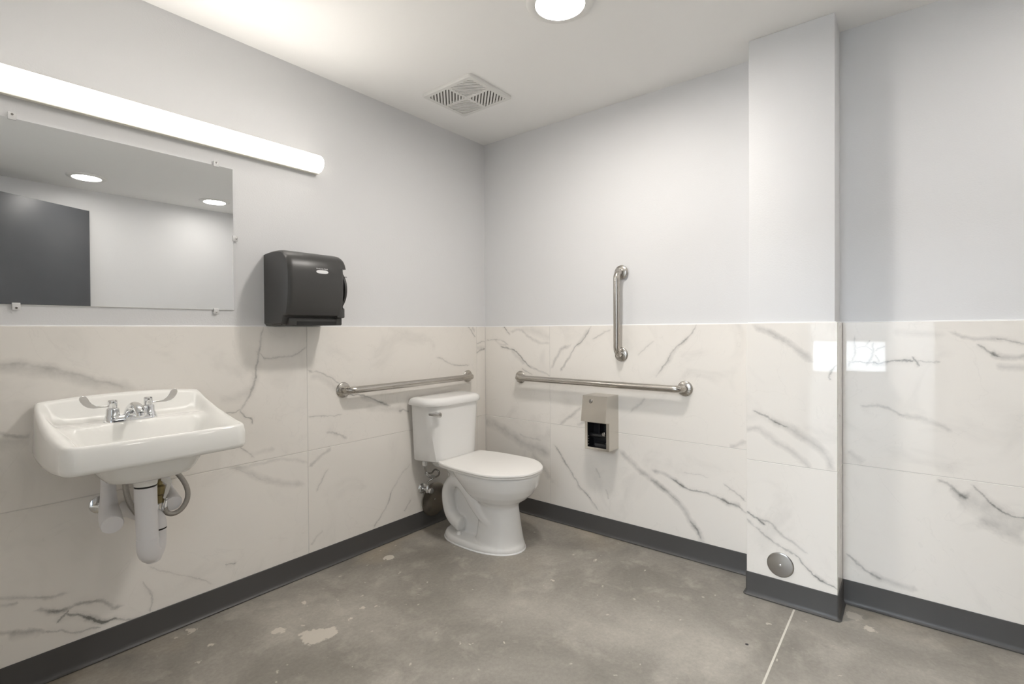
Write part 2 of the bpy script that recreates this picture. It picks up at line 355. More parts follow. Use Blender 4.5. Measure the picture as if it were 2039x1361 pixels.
    ('C_up', [(-1.706, 0.738), (-1.759, 0.738), (-1.795, 0.72), (-1.83, 0.694), (-1.872, 0.668), (-1.924, 0.621), (-1.951, 0.592)], 0.022, 0.3),
    ('C_lo', [(-1.703, 0.36), (-1.73, 0.343), (-1.754, 0.336), (-1.778, 0.319)], 0.006, 0.62),
    ('C_lo', [(-1.703, 0.33), (-1.738, 0.305), (-1.792, 0.272), (-1.846, 0.243), (-1.888, 0.223)], 0.006, 0.38),
    ('C_lo', [(-1.888, 0.223), (-1.923, 0.195), (-1.958, 0.165), (-1.991, 0.146), (-2.024, 0.134), (-2.047, 0.129)], 0.005, 0.58),
    ('C_lo', [(-1.963, 0.162), (-1.988, 0.151), (-2.007, 0.141)], 0.014, 0.35),
    ('C_lo', [(-1.764, 0.338), (-1.798, 0.333), (-1.841, 0.3), (-1.892, 0.273), (-1.936, 0.246)], 0.008, 0.36),
    ('D_up', [(-2.085, 1.136), (-2.085, 1.097), (-2.083, 1.063), (-2.069, 1.016)], 0.005, 0.42),
    ('D_up', [(-2.069, 1.035), (-2.115, 1.033), (-2.152, 1.032), (-2.176, 1.031)], 0.004, 0.62),
    ('D_up', [(-2.151, 1.026), (-2.176, 1.027), (-2.202, 1.036)], 0.014, 0.4),
    ('D_up', [(-2.172, 1.031), (-2.215, 1.042), (-2.254, 1.046), (-2.282, 1.045)], 0.005, 0.68),
    ('D_up', [(-2.28, 1.045), (-2.316, 1.042), (-2.358, 1.041)], 0.004, 0.35),
    ('D_up', [(-2.277, 1.06), (-2.287, 1.045), (-2.299, 1.021)], 0.004, 0.65),
    ('D_up', [(-2.152, 1.119), (-2.151, 1.088), (-2.147, 1.061), (-2.132, 1.023)], 0.007, 0.4),
    ('D_up', [(-2.087, 1.091), (-2.108, 1.096), (-2.125, 1.102), (-2.149, 1.086)], 0.004, 0.42),
    ('D_up', [(-2.125, 1.1), (-2.132, 1.115), (-2.139, 1.13)], 0.004, 0.35),
    ('D_up', [(-2.156, 1.065), (-2.166, 1.049), (-2.174, 1.033)], 0.004, 0.4),
    ('D_up', [(-2.157, 1.082), (-2.172, 1.097), (-2.192, 1.105)], 0.004, 0.35),
    ('D_up', [(-2.113, 0.853), (-2.159, 0.855), (-2.202, 0.849), (-2.251, 0.825)], 0.008, 0.3),
    ('D_up', [(-2.251, 0.825), (-2.305, 0.819), (-2.352, 0.802), (-2.394, 0.778)], 0.014, 0.24),
    ('D_up', [(-2.398, 1.158), (-2.43, 1.143), (-2.487, 1.136), (-2.544, 1.132), (-2.6, 1.113)], 0.012, 0.32),
    ('D_up', [(-2.529, 1.134), (-2.555, 1.129), (-2.6, 1.111)], 0.005, 0.5),
    ('D_up', [(-2.467, 1.115), (-2.489, 1.1), (-2.509, 1.089), (-2.532, 1.073)], 0.006, 0.5),
    ('D_up', [(-2.509, 1.086), (-2.536, 1.071), (-2.561, 1.067), (-2.6, 1.068)], 0.016, 0.38),
    ('D_up', [(-2.523, 1.036), (-2.555, 1.03), (-2.6, 1.028)], 0.018, 0.24),
    ('D_up', [(-2.062, 0.647), (-2.087, 0.629), (-2.122, 0.612)], 0.02, 0.24),
    ('D_up', [(-2.222, 1.161), (-2.301, 1.153), (-2.376, 1.145)], 0.02, 0.12),
    ('D_lo', [(-2.356, 0.583), (-2.391, 0.57), (-2.416, 0.548), (-2.443, 0.526)], 0.009, 0.46),
    ('D_lo', [(-2.398, 0.558), (-2.42, 0.537), (-2.448, 0.533)], 0.022, 0.28),
    ('D_lo', [(-2.459, 0.577), (-2.486, 0.55), (-2.507, 0.519), (-2.533, 0.499), (-2.562, 0.485), (-2.601, 0.487)], 0.005, 0.62),
    ('D_lo', [(-2.431, 0.53), (-2.49, 0.5), (-2.545, 0.47), (-2.602, 0.453)], 0.055, 0.34),
    ('D_lo', [(-2.476, 0.454), (-2.53, 0.435), (-2.602, 0.402)], 0.03, 0.22),
    ('D_lo', [(-2.062, 0.204), (-2.099, 0.182), (-2.142, 0.153), (-2.176, 0.14)], 0.007, 0.42),
    ('D_lo', [(-2.142, 0.153), (-2.189, 0.14), (-2.251, 0.133), (-2.294, 0.128)], 0.018, 0.32),
]

def marble(name, axis, veins, seed):
    """glossy marble-print porcelain; axis 0: tile runs along x, 1: along y"""
    m, nt, b = new_mat(name)
    L = nt.links.new
    tc = N(nt, 'ShaderNodeTexCoord')
    sep = N(nt, 'ShaderNodeSeparateXYZ'); L(tc.outputs['Object'], sep.inputs[0])
    com = N(nt, 'ShaderNodeCombineXYZ'); L(sep.outputs[axis], com.inputs[0]); L(sep.outputs[2], com.inputs[1])
    com.inputs[2].default_value = seed * 3.7
    def noise(scale, detail, rough=0.55, dist=0.0):
        n = N(nt, 'ShaderNodeTexNoise'); n.inputs['Scale'].default_value = scale; n.inputs['Detail'].default_value = detail
        n.inputs['Roughness'].default_value = rough; n.inputs['Distortion'].default_value = dist
        L(com.outputs[0], n.inputs['Vector']); return n
    def math_(op, a, c=None, d=None, clamp=False):
        n = N(nt, 'ShaderNodeMath', operation=op); n.use_clamp = clamp
        for i, v in enumerate((a, c, d)):
            if v is None: continue
            if isinstance(v, (int, float)): n.inputs[i].default_value = v
            else: L(v, n.inputs[i])
        return n.outputs[0]
    w1 = noise(24, 8, 0.70)
    o1 = N(nt, 'ShaderNodeVectorMath', operation='SUBTRACT'); L(w1.outputs['Color'], o1.inputs[0]); o1.inputs[1].default_value = (0.5, 0.5, 0.5)
    o2 = N(nt, 'ShaderNodeVectorMath', operation='MULTIPLY_ADD'); L(o1.outputs[0], o2.inputs[0])
    o2.inputs[1].default_value = (0.030, 0.030, 0); L(com.outputs[0], o2.inputs[2])
    w2 = noise(7, 3, 0.5)
    o3 = N(nt, 'ShaderNodeVectorMath', operation='SUBTRACT'); L(w2.outputs['Color'], o3.inputs[0]); o3.inputs[1].default_value = (0.5, 0.5, 0.5)
    o4 = N(nt, 'ShaderNodeVectorMath', operation='MULTIPLY_ADD'); L(o3.outputs[0], o4.inputs[0])
    o4.inputs[1].default_value = (0.03, 0.03, 0); L(o2.outputs[0], o4.inputs[2])
    P = o4.outputs[0]
    acc = None
    for pts, w, s in veins:
        P0 = Vector(pts[0]); P1 = Vector(pts[-1]); A = P0 - (P1 - P0) * 0.07; B = P1 + (P1 - P0) * 0.07; e = B - A; ln = e.length; e = e / ln; n_ = Vector((-e.y, e.x))
        d1 = N(nt, 'ShaderNodeVectorMath', operation='DOT_PRODUCT'); L(P, d1.inputs[0]); d1.inputs[1].default_value = (e.x / ln, e.y / ln, 0)
        u = math_('SUBTRACT', d1.outputs['Value'], A.dot(e) / ln)
        d2 = N(nt, 'ShaderNodeVectorMath', operation='DOT_PRODUCT'); L(P, d2.inputs[0]); d2.inputs[1].default_value = (n_.x, n_.y, 0)
        offs = [((Vector(p) - A).dot(e) / ln, (Vector(p) - A).dot(n_)) for p in pts]
        K = 2.4 * max(0.001, max(abs(o[1]) for o in offs))
        fc = N(nt, 'ShaderNodeFloatCurve')
        cv = fc.mapping.curves[0]
        cv.points[0].location = (0, 0.5); cv.points[1].location = (1, 0.5)
        last = 0.0
        for (t, o) in offs:
            if last + 0.02 < t < 0.98:
                cv.points.new(t, 0.5 + o / K); last = t
        fc.mapping.update()
        L(u, fc.inputs['Value'])
        dd = math_('MULTIPLY_ADD', fc.outputs[0], -K, math_('SUBTRACT', d2.outputs['Value'], A.dot(n_) - 0.5 * K))
        dd = math_('ABSOLUTE', dd)
        tap = math_('MULTIPLY', math_('MULTIPLY', u, math_('SUBTRACT', 1.0, u)), 11.0, clamp=True)
        g = math_('SUBTRACT', 1.0, math_('DIVIDE', dd, math_('MULTIPLY_ADD', tap, w * 0.75, w * 0.25)), clamp=True)
        g = math_('SMOOTH_MIN', g, 1.0, 0.1)
        v = math_('MULTIPLY', math_('MULTIPLY', g, tap), s * (0.95 if w > 0.0095 else 0.90))
        if w < 0.0095:   # soft bloom around the crack
            h = math_('SUBTRACT', 1.0, math_('DIVIDE', dd, 0.012 + w * 2.2), clamp=True)
            v = math_('ADD', v, math_('MULTIPLY', math_('MULTIPLY', math_('MULTIPLY', h, h), tap), s * 0.30))
        acc = v if acc is None else math_('MAXIMUM', acc, v) if w < 0.007 else math_('ADD', acc, v)
    # breakup of the veins and a faint overall clouding of the print
    br = noise(16, 4, 0.6)
    brm = N(nt, 'ShaderNodeMapRange'); brm.inputs['From Min'].default_value = 0.3; brm.inputs['From Max'].default_value = 0.65
    brm.inputs['To Min'].default_value = 0.50; brm.inputs['To Max'].default_value = 1.25
    L(br.outputs['Fac'], brm.inputs['Value'])
    cl = noise(3.2, 5, 0.55, 1.2)
    clm = N(nt, 'ShaderNodeMapRange', interpolation_type='SMOOTHSTEP'); clm.inputs['From Min'].default_value = 0.52; clm.inputs['From Max'].default_value = 0.8
    clm.inputs['To Min'].default_value = 0.0; clm.inputs['To Max'].default_value = 0.16
    L(cl.outputs['Fac'], clm.inputs['Value'])
    # thin faint hairlines
    hl = noise(2.3, 6, 0.5, 1.6)
    h1 = math_('ABSOLUTE', math_('SUBTRACT', hl.outputs['Fac'], 0.5))
    h2 = N(nt, 'ShaderNodeMapRange'); h2.inputs['From Min'].default_value = 0.006; h2.inputs['From Max'].default_value = 0.0
    h2.inputs['To Min'].default_value = 0.0; h2.inputs['To Max'].default_value = 0.05 if veins else 0.35
    L(h1, h2.inputs['Value'])
    tot = math_('ADD', clm.outputs[0], math_('MULTIPLY', h2.outputs[0], brm.outputs[0]))
    if acc is not None:
        tot = math_('ADD', tot, math_('MULTIPLY', acc, brm.outputs[0]))
    mx = N(nt, 'ShaderNodeMix', data_type='RGBA')
    L(math_('MULTIPLY', tot, 1.0, clamp=True), mx.inputs['Factor'])
    mx.inputs[6].default_value = (0.88, 0.845, 0.795, 1)
    mx.inputs[7].default_value = (0.23, 0.225, 0.21, 1)
    L(mx.outputs[2], b.inputs['Base Color'])
    b.inputs['Roughness'].default_value = 0.035
    b.inputs['Specular IOR Level'].default_value = 0.5
    return m

# ------------------------------------------------------------------ mesh helpers
def link(name, me, mat, parent=None):
    o = bpy.data.objects.new(name, me)
    COL.objects.link(o)
    if mat is not None and not me.materials:
        me.materials.append(MAT[mat] if isinstance(mat, str) else mat)
    if parent is not None:
        o.parent = parent
        w = Vector((0, 0, 0)); p = parent
        while p is not None:
            w += Vector(p.location); p = p.parent
        o.location = -w
    return o

def finish(bm, name, mat, parent=None, smooth=35):
    bmesh.ops.recalc_face_normals(bm, faces=bm.faces)
    me = bpy.data.meshes.new(name)
    bm.to_mesh(me); bm.free()
    if smooth:
        me.polygons.foreach_set('use_smooth', [True] * len(me.polygons))
        me.set_sharp_from_angle(angle=math.radians(smooth))
    return link(name, me, mat, parent)

def box(bm, a, c, bev=0.0, seg=2):
    r = bmesh.ops.create_cube(bm, size=1.0)
    vs = r['verts']
    for v in vs:
        for i in range(3):
            v.co[i] = (a[i] + c[i]) / 2 + v.co[i] * (c[i] - a[i])
    if bev:
        es = list({e for v in vs for e in v.link_edges})
        bmesh.ops.bevel(bm, geom=es, offset=bev, segments=seg, affect='EDGES', profile=0.5)
    return vs

def part_box(name, a, c, mat, parent=None, bev=0.0, seg=2):
    bm = bmesh.new(); box(bm, a, c, bev, seg)
    return finish(bm, name, mat, parent, 35)

def loft(bm, rings, cap0=True, cap1=True, closed=True):
    vs = [[bm.verts.new(p) for p in r] for r in rings]
    n = len(rings[0])
    for i in range(len(rings) - 1):
        for j in range(n if closed else n - 1):
            k = (j + 1) % n
            bm.faces.new((vs[i][j], vs[i][k], vs[i + 1][k], vs[i + 1][j]))
    if cap0: bm.faces.new(vs[0][::-1])
    if cap1: bm.faces.new(vs[-1])
    return vs

def frame_of(d):
    d = Vector(d).normalized()
    a = Vector((0, 0, 1)) if abs(d.z) < 0.9 else Vector((1, 0, 0))
    x = d.cross(a).normalized(); y = d.cross(x).normalized()
    return x, y

def lathe(bm, o, d, prof, seg=32):
    """prof: list of (radius, height along d)"""
    o = Vector(o); d = Vector(d).normalized(); x, y = frame_of(d)
    rings = []
    for r, h in prof:
        r = max(r, 1e-5)
        rings.append([o + d * h + x * (r * math.cos(2 * PI * k / seg)) + y * (r * math.sin(2 * PI * k / seg)) for k in range(seg)])
    loft(bm, rings)

def tube(bm, path, rad, seg=16, cap=True):
    path = [Vector(p) for p in path]
    n = len(path)
    if not isinstance(rad, (list, tuple)): rad = [rad] * n
    t0 = (path[1] - path[0]).normalized()
    x, y = frame_of(t0)
    rings = []
    for i in range(n):
        t = (path[min(i + 1, n - 1)] - path[max(i - 1, 0)]).normalized()
        x = (x - t * x.dot(t)).normalized(); y = t.cross(x).normalized()
        rings.append([path[i] + x * (rad[i] * math.cos(2 * PI * k / seg)) + y * (rad[i] * math.sin(2 * PI * k / seg)) for k in range(seg)])
    loft(bm, rings, cap, cap)

def spline(pts, n=8):
    """Catmull-Rom through pts (tuples of any length)"""
    out = []
    P = [pts[0]] + list(pts) + [pts[-1]]
    for i in range(1, len(P) - 2):
        for k in range(n):
            t = k / n
            out.append(tuple(0.5 * (2 * b_ + (c_ - a_) * t + (2 * a_ - 5 * b_ + 4 * c_ - d_) * t * t + (3 * b_ - a_ - 3 * c_ + d_) * t ** 3)
                             for a_, b_, c_, d_ in zip(P[i - 1], P[i], P[i + 1], P[i + 2])))
    out.append(tuple(pts[-1]))
    return out

def rrect(cx, cy, hx, hy, r, z, seg=8):
    """rounded rectangle ring; r may be (front, back) radii, front = -y"""
    rf, rb = r if isinstance(r, tuple) else (r, r)
    pts = []
    for sx, sy, a0, rr in ((1, 1, 0, rb), (-1, 1, 90, rb), (-1, -1, 180, rf), (1, -1, 270, rf)):
        rr = min(rr, hx, hy)
        for k in range(seg + 1):
            a = math.radians(a0 + 90 * k / seg)
            pts.append((cx + sx * (hx - rr) + rr * math.cos(a), cy + sy * (hy - rr) + rr * math.sin(a), z))
    return pts

def egg(cx, yb, yf, hw, z, n=48, back=0.75, sq=2.4):
    """toilet-shaped oval; yb back, yf front, hw half width; widest point a bit behind the middle"""
    ym = yb + (yf - yb) * 0.48
    pts = []
    for k in range(n):
        a = 2 * PI * k / n
        c, s = math.cos(a), math.sin(a)
        e = 2 / (sq if s > 0 else 2.12)
        px = abs(c) ** e * (1 if c > 0 else -1); py = abs(s) ** e * (1 if s > 0 else -1)
        pts.append((cx + hw * px, ym + (yb - ym) * py if s > 0 else ym - (yf - ym) * py * 1.0, z))
    return pts

def extrude_poly(bm, poly, axis, a, c):
    """poly: 2D points in the two remaining axes (in xyz order); extruded from a to c along axis"""
    def p3(p, t):
        l = list(p); l.insert(axis, t); return l
    v0 = [bm.verts.new(p3(p, a)) for p in poly]; v1 = [bm.verts.new(p3(p, c)) for p in poly]
    n = len(poly)
    for i in range(n):
        k = (i + 1) % n
        bm.faces.new((v0[i], v0[k], v1[k], v1[i]))
    bm.faces.new(v0[::-1]); bm.faces.new(v1)

def thing(name, loc, label, cat, group=None):
    o = bpy.data.objects.new(name, None)
    o.empty_display_size = 0.05
    COL.objects.link(o); o.location = loc
    o['label'] = label; o['category'] = cat
    if group: o['group'] = group
    return o

def struct(o, label=None):
    o['kind'] = 'structure'
    if label: o['label'] = label
    return o

# ------------------------------------------------------------------ the room
T = 0.010                       # tile thickness: tile faces on x=0 / y=0, paint on T
HC = 2.442                      # ceiling
HT = 1.2                        # top of the wainscot
CP, CY1, CY2 = 0.1756, -1.7056, -2.0468     # column: depth, near and far face of its tiles
XW, YS = -3.10, -3.42           # entry wall, opposite wall
WT = 0.12
DOOR = (-2.46, -1.50, 2.14)     # open passage in the entry wall
BDOOR = (-2.372, -1.428, 2.265)  # door opening in the opposite wall
HX = -7.6                       # far wall of the adjoining room

floor = struct(part_box('floor', (XW - WT, YS - WT, -0.10), (T + WT, T + WT, 0.0), 'floor'), 'grey polished concrete floor with pale scuffs')
ceiling = struct(part_box('ceiling', (XW - WT, YS - WT, HC), (T + WT, T + WT, HC + 0.1), 'ceil'), 'off-white painted ceiling')
wall_left = struct(part_box('wall_left', (XW - WT, T, 0), (T + WT, T + WT, HC), 'paint'), 'white painted wall behind the sink and toilet, tiled below')
wall_right = struct(part_box('wall_right', (T, YS - WT, 0), (T + WT, T, HC), 'paint'), 'white painted wall beside the toilet, tiled below')
wall_column = struct(part_box('wall_column', (-CP + T, CY2 + T, 0), (T, CY1 - T, HC), 'paint', bev=0.003), 'white boxed-out column, tiled below')
bm = bmesh.new()
box(bm, (XW - WT, YS - WT, 0), (BDOOR[0], YS, HC)); box(bm, (BDOOR[1], YS - WT, 0), (T, YS, HC)); box(bm, (BDOOR[0], YS - WT, BDOOR[2]), (BDOOR[1], YS, HC))
wall_back = struct(finish(bm, 'wall_back', 'paint', None, 0), 'white painted wall seen in the mirror')
bm = bmesh.new()     # closet behind the door
cx0, cx1, cyb, cyf = BDOOR[0] - 0.15, BDOOR[1] + 0.15, YS - WT - 0.8, YS - WT
box(bm, (cx0 - 0.05, cyb - 0.05, 0), (cx1 + 0.05, cyb, HC)); box(bm, (cx0 - 0.05, cyb, 0), (cx0, cyf, HC)); box(bm, (cx1, cyb, 0), (cx1 + 0.05, cyf, HC)); box(bm, (cx0 - 0.05, cyb - 0.05, HC), (cx1 + 0.05, cyf, HC + 0.05))
struct(finish(bm, 'wall_closet', 'paint', None, 0))
struct(part_box('floor_closet', (cx0 - 0.05, cyb - 0.05, -0.1), (cx1 + 0.05, cyf, 0.0), 'hall_floor'))
bm = bmesh.new()
box(bm, (XW - WT, YS, 0), (XW, DOOR[0], HC)); box(bm, (XW - WT, DOOR[1], 0), (XW, T, HC)); box(bm, (XW - WT, DOOR[0], DOOR[2]), (XW, DOOR[1], HC))
wall_entry = struct(finish(bm, 'wall_entry', 'paint', None, 0), 'white wall with the open doorway')

# adjoining room seen only through the doorway and in reflections
hall_floor = struct(part_box('floor_hall', (HX - 0.1, -5.0, -0.10), (XW - WT, 1.2, 0.0), 'hall_floor'))
hall_ceil = struct(part_box('ceiling_hall', (HX - 0.1, -5.0, 2.75), (XW - WT, 1.2, 2.85), 'ceil'))
struct(part_box('wall_hall_south', (HX, -5.1, 0), (XW - WT, -5.0, 2.75), 'paint'))
struct(part_box('wall_hall_north', (HX, 1.2, 0), (XW - WT, 1.3, 2.75), 'paint'))
bm = bmesh.new()
box(bm, (XW - WT, YS - WT - 1.6, 0), (XW - WT + 0.05, YS - WT, 2.75)); box(bm, (XW - WT, T, 0), (XW - WT + 0.05, 1.2, 2.75))
box(bm, (XW - WT, YS - WT, HC + 0.1), (XW - WT + 0.05, T, 2.75))
struct(finish(bm, 'wall_hall_near', 'paint', None, 0))
WY0, WY1, WZ0, WZ1 = -1.97, -0.93, 0.42, 0.98
bm = bmesh.new()
box(bm, (HX - 0.1, -5.0, 0), (HX, WY0, 2.75)); box(bm, (HX - 0.1, WY1, 0), (HX, 1.2, 2.75))
box(bm, (HX - 0.1, WY0, 0), (HX, WY1, WZ0)); box(bm, (HX - 0.1, WY0, WZ1), (HX, WY1, 2.75))
struct(finish(bm, 'wall_hall_far', 'paint', None, 0))
bm = bmesh.new()
for a, c in (((HX - 0.08, WY0, WZ0), (HX + 0.01, WY0 + 0.03, WZ1)), ((HX - 0.08, WY1 - 0.03, WZ0), (HX + 0.01, WY1, WZ1)),
             ((HX - 0.08, WY0, WZ0), (HX + 0.01, WY1, WZ0 + 0.03)), ((HX - 0.08, WY0, WZ1 - 0.03), (HX + 0.01, WY1, WZ1))):
    box(bm, a, c, 0.004)
window_1 = struct(finish(bm, 'window_1', 'frame'))
part_box('pane', (HX - 0.05, WY0 + 0.03, WZ0 + 0.03), (HX - 0.044, WY1 - 0.03, WZ1 - 0.03), 'glass', window_1)
hl = thing('added_hall_fill', (-6.2, -1.9, 2.75), 'unseen fill light panel added in the room beyond the doorway', 'light')  # added out of view to send daylight through the passage
part_box('frame', (-7.25, -3.05, 2.725), (-5.15, -0.75, 2.75), 'white_plastic', hl, 0.004)
part_box('diffuser', (-7.2, -3.0, 2.719), (-5.2, -0.8, 2.725), 'panel', hl)

# frame of the open passage
bm = bmesh.new()
y0, y1, zt = DOOR
for a, c in (((XW - WT - 0.008, y0, 0), (XW + 0.008, y0 + 0.03, zt)), ((XW - WT - 0.008, y1 - 0.03, 0), (XW + 0.008, y1, zt)),
             ((XW - WT - 0.008, y0, zt - 0.03), (XW + 0.008, y1, zt))):
    box(bm, a, c, 0.003)
for ya, yb in ((y0 - 0.045, y0 + 0.005), (y1 - 0.005, y1 + 0.045)):
    box(bm, (XW, ya, 0), (XW + 0.012, yb, zt + 0.045), 0.002)
box(bm, (XW, y0 - 0.045, zt - 0.005), (XW + 0.012, y1 + 0.045, zt + 0.045), 0.002)
struct(finish(bm, 'trim_1', 'frame'), 'dark casing of the open passage')
# frame in the opposite wall and the charcoal leaf standing ajar that the mirror shows
bm = bmesh.new()
x0, x1, zt = BDOOR
for a, c in (((x0, YS - WT - 0.004, 0), (x0 + 0.012, YS + 0.002, zt)), ((x1 - 0.012, YS - WT - 0.004, 0), (x1, YS + 0.002, zt)), ((x0, YS - WT - 0.004, zt - 0.012), (x1, YS + 0.002, zt))):
    box(bm, a, c, 0.002)
door_1 = struct(finish(bm, 'door_1', 'paint'), 'tall charcoal door standing ajar in the opposite wall')
ang = math.radians(153.0); LW = 0.915
hx, hy = -1.442, -3.350
def leafpt(u, v, z):
    return (hx + u * math.cos(ang) - v * math.sin(ang), hy + u * math.sin(ang) + v * math.cos(ang), z)
bm = bmesh.new()
box(bm, (0.0, 0.0, 0.012), (LW, 0.044, 2.245), 0.002)
for v in bm.verts: v.co = leafpt(*v.co)
leaf = finish(bm, 'door_leaf', 'door_paint', door_1)
bm = bmesh.new()
for s_ in (1, -1):
    off = 0.044 if s_ > 0 else 0.0
    lathe(bm, leafpt(LW - 0.07, off, 0.98), Vector(leafpt(0, s_, 0)) - Vector(leafpt(0, 0, 0)), [(0.026, -0.001), (0.026, 0.008), (0.010, 0.010), (0.010, 0.045)], 20)
    tube(bm, [leafpt(LW - 0.07, off + s_ * 0.042, 0.98), leafpt(LW - 0.18, off + s_ * 0.042, 0.98)], 0.009, 12)
finish(bm, 'lever_handle', 'steel_plate', leaf)

# ------------------------------------------------------------------ wainscot tiles
def tile_mesh(bm, axis, face, out, u0, u1, z0, z1, ch=0.0012):
    """axis: wall normal axis (0 x, 1 y); face: coordinate of the tile face; out: +1/-1 direction the face looks"""
    back = face - out * (T - 0.0008)
    def p(u, z, d):
        return (d, u, z) if axis == 0 else (u, d, z)
    rings = [[p(u0, z0, back), p(u1, z0, back), p(u1, z1, back), p(u0, z1, back)],
             [p(u0, z0, face - out * ch), p(u1, z0, face - out * ch), p(u1, z1, face - out * ch), p(u0, z1, face - out * ch)],
             [p(u0 + ch, z0 + ch, face), p(u1 - ch, z0 + ch, face), p(u1 - ch, z1 - ch, face), p(u0 + ch, z1 - ch, face)]]
    loft(bm, rings)

marble_cache = {}
def tile(wall, key, axis, face, out, u0, u1, z0, z1):
    g = 0.0010
    bm = bmesh.new()
    tile_mesh(bm, axis, face, out, u0 + g, u1 - g, z0 + (g if z0 > 0.1 else 0), z1 - (g if z1 < HT - 0.01 else 0))
    if key not in marble_cache:
        marble_cache[key] = marble('marble_tile_' + key.lower(), 0 if axis == 1 else 1,
                                   [(p, w, s) for (k, p, w, s) in VEINS if k == key], len(marble_cache) + 1)
    return finish(bm, 'tile', marble_cache[key], wall, 0)

HJ = 0.5985
rows = ((0.0, HJ, '_lo'), (HJ, HT, '_up'))
for z0, z1, sfx in rows:
    tile(wall_left, 'Lz' + sfx, 1, 0.0, -1, -3.0895, -2.4895, z0, z1)
    tile(wall_left, 'La' + sfx, 1, 0.0, -1, -2.4895, -1.2895, z0, z1)
    tile(wall_left, 'Lb' + sfx, 1, 0.0, -1, -1.2895, -0.0865, z0, z1)
    tile(wall_left, 'Lc' + sfx, 1, 0.0, -1, -0.0865, 0.0, z0, z1)
    tile(wall_right, 'Ra' + sfx, 0, 0.0, -1, -0.533, 0.0, z0, z1)
    tile(wall_right, 'Rb' + sfx, 0, 0.0, -1, CY1, -0.533, z0, z1)
    tile(wall_right, 'D' + sfx, 0, 0.0, -1, -3.22, CY2, z0, z1)
    tile(wall_right, 'De' + sfx, 0, 0.0, -1, -3.41, -3.22, z0, z1)
    tile(wall_column, 'C' + sfx, 0, -CP, -1, CY2, CY1, z0, z1)
    tile(wall_column, 'Cn' + sfx, 1, CY1, 1, -CP + T, 0.0, z0, z1)
    tile(wall_column, 'Cs' + sfx, 1, CY2, -1, -CP + T, 0.0, z0, z1)
    for k, (a, c) in enumerate(((-3.0895, BDOOR[0]), (BDOOR[1], -0.2285), (-0.2285, 0.0))):
        tile(wall_back, 'B%d' % k + sfx, 1, YS + T, 1, a, c, z0, z1)
    for k, (a, c) in enumerate(((-1.452, -0.01), (-3.41, -2.508))):
        tile(wall_entry, 'E%d' % k + sfx, 0, XW + T, 1, a, c, z0, z1)
# grout bed visible in the recessed joints
gb = 0.0016
bm = bmesh.new(); box(bm, (XW + 0.001, gb, 0), (T, T + 0.0004, HT - 0.001)); finish(bm, 'grout', 'grout', wall_left, 0)
bm = bmesh.new(); box(bm, (gb, CY1, 0), (T + 0.0004, T, HT - 0.001)); box(bm, (gb, YS, 0), (T + 0.0004, CY2, HT - 0.001)); finish(bm, 'grout', 'grout', wall_right, 0)
bm = bmesh.new(); box(bm, (-CP + gb, CY2 + gb, 0), (T, CY1 - gb, HT - 0.001)); finish(bm, 'grout', 'grout', wall_column, 0)
# white caulk bead where tile meets paint
def bead(wall, path):
    bm = bmesh.new()
    path = [Vector(p) for p in path]
    tube(bm, path, 0.0042, 8)
    return finish(bm, 'caulk_bead', 'caulk', wall, 50)
zb = HT + 0.0006
bead(wall_left, [(XW, T - 0.003, zb), (T, T - 0.003, zb)])
bead(wall_right, [(T - 0.003, T, zb), (T - 0.003, CY1 - T + 0.001, zb)])
bead(wall_column, [(T, CY1 - T + 0.003, zb), (-CP + T - 0.003, CY1 - T + 0.003, zb), (-CP + T - 0.003, CY2 + T - 0.003, zb), (T, CY2 + T - 0.003, zb)])
bead(wall_right, [(T - 0.003, CY2 + T, zb), (T - 0.003, YS, zb)])

# ------------------------------------------------------------------ cove base
def sweep_base(name, path, label=None, left=True, mi=(None, None)):
    """rubber cove base along a floor polyline; profile grows to the left of the walking direction"""
    prof = [(0.0, 0.1025), (0.0022, 0.1030), (0.0035, 0.1015), (0.0035, 0.022), (0.0050, 0.013), (0.0095, 0.0062), (0.0135, 0.0045), (0.0135, 0.0028), (0.0, 0.0028)]
    pts = [Vector((p[0], p[1])) for p in path]
    n = len(pts)
    rings = []
    for i in range(n):
        d0 = (pts[i] - pts[i - 1]).normalized() if i > 0 else None
        d1 = (pts[i + 1] - pts[i]).normalized() if i < n - 1 else None
        if d0 is None: d0 = mi[0] or d1
        if d1 is None: d1 = mi[1] or d0
        n0 = Vector((-d0.y, d0.x)); n1 = Vector((-d1.y, d1.x))
        mt = (n0 + n1); mt = mt / (1 + n0.dot(n1))
        rings.append([(pts[i].x + mt.x * a, pts[i].y + mt.y * a, z) for a, z in prof])
    bm = bmesh.new(); loft(bm, rings)
    return struct(finish(bm, name, 'rubber', None, 40), label)
V2 = lambda x, y: Vector((x, y))
e_ = 0.0004
sweep_base('baseboard_left', [(-e_, -e_), (-3.089, -e_)], 'charcoal rubber cove base under the sink wall', mi=(V2(0, 1), None))
sweep_base('baseboard_right', [(-e_, CY1 + e_), (-e_, -e_)], 'charcoal rubber cove base beside the toilet', mi=(V2(1, 0), V2(-1, 0)))
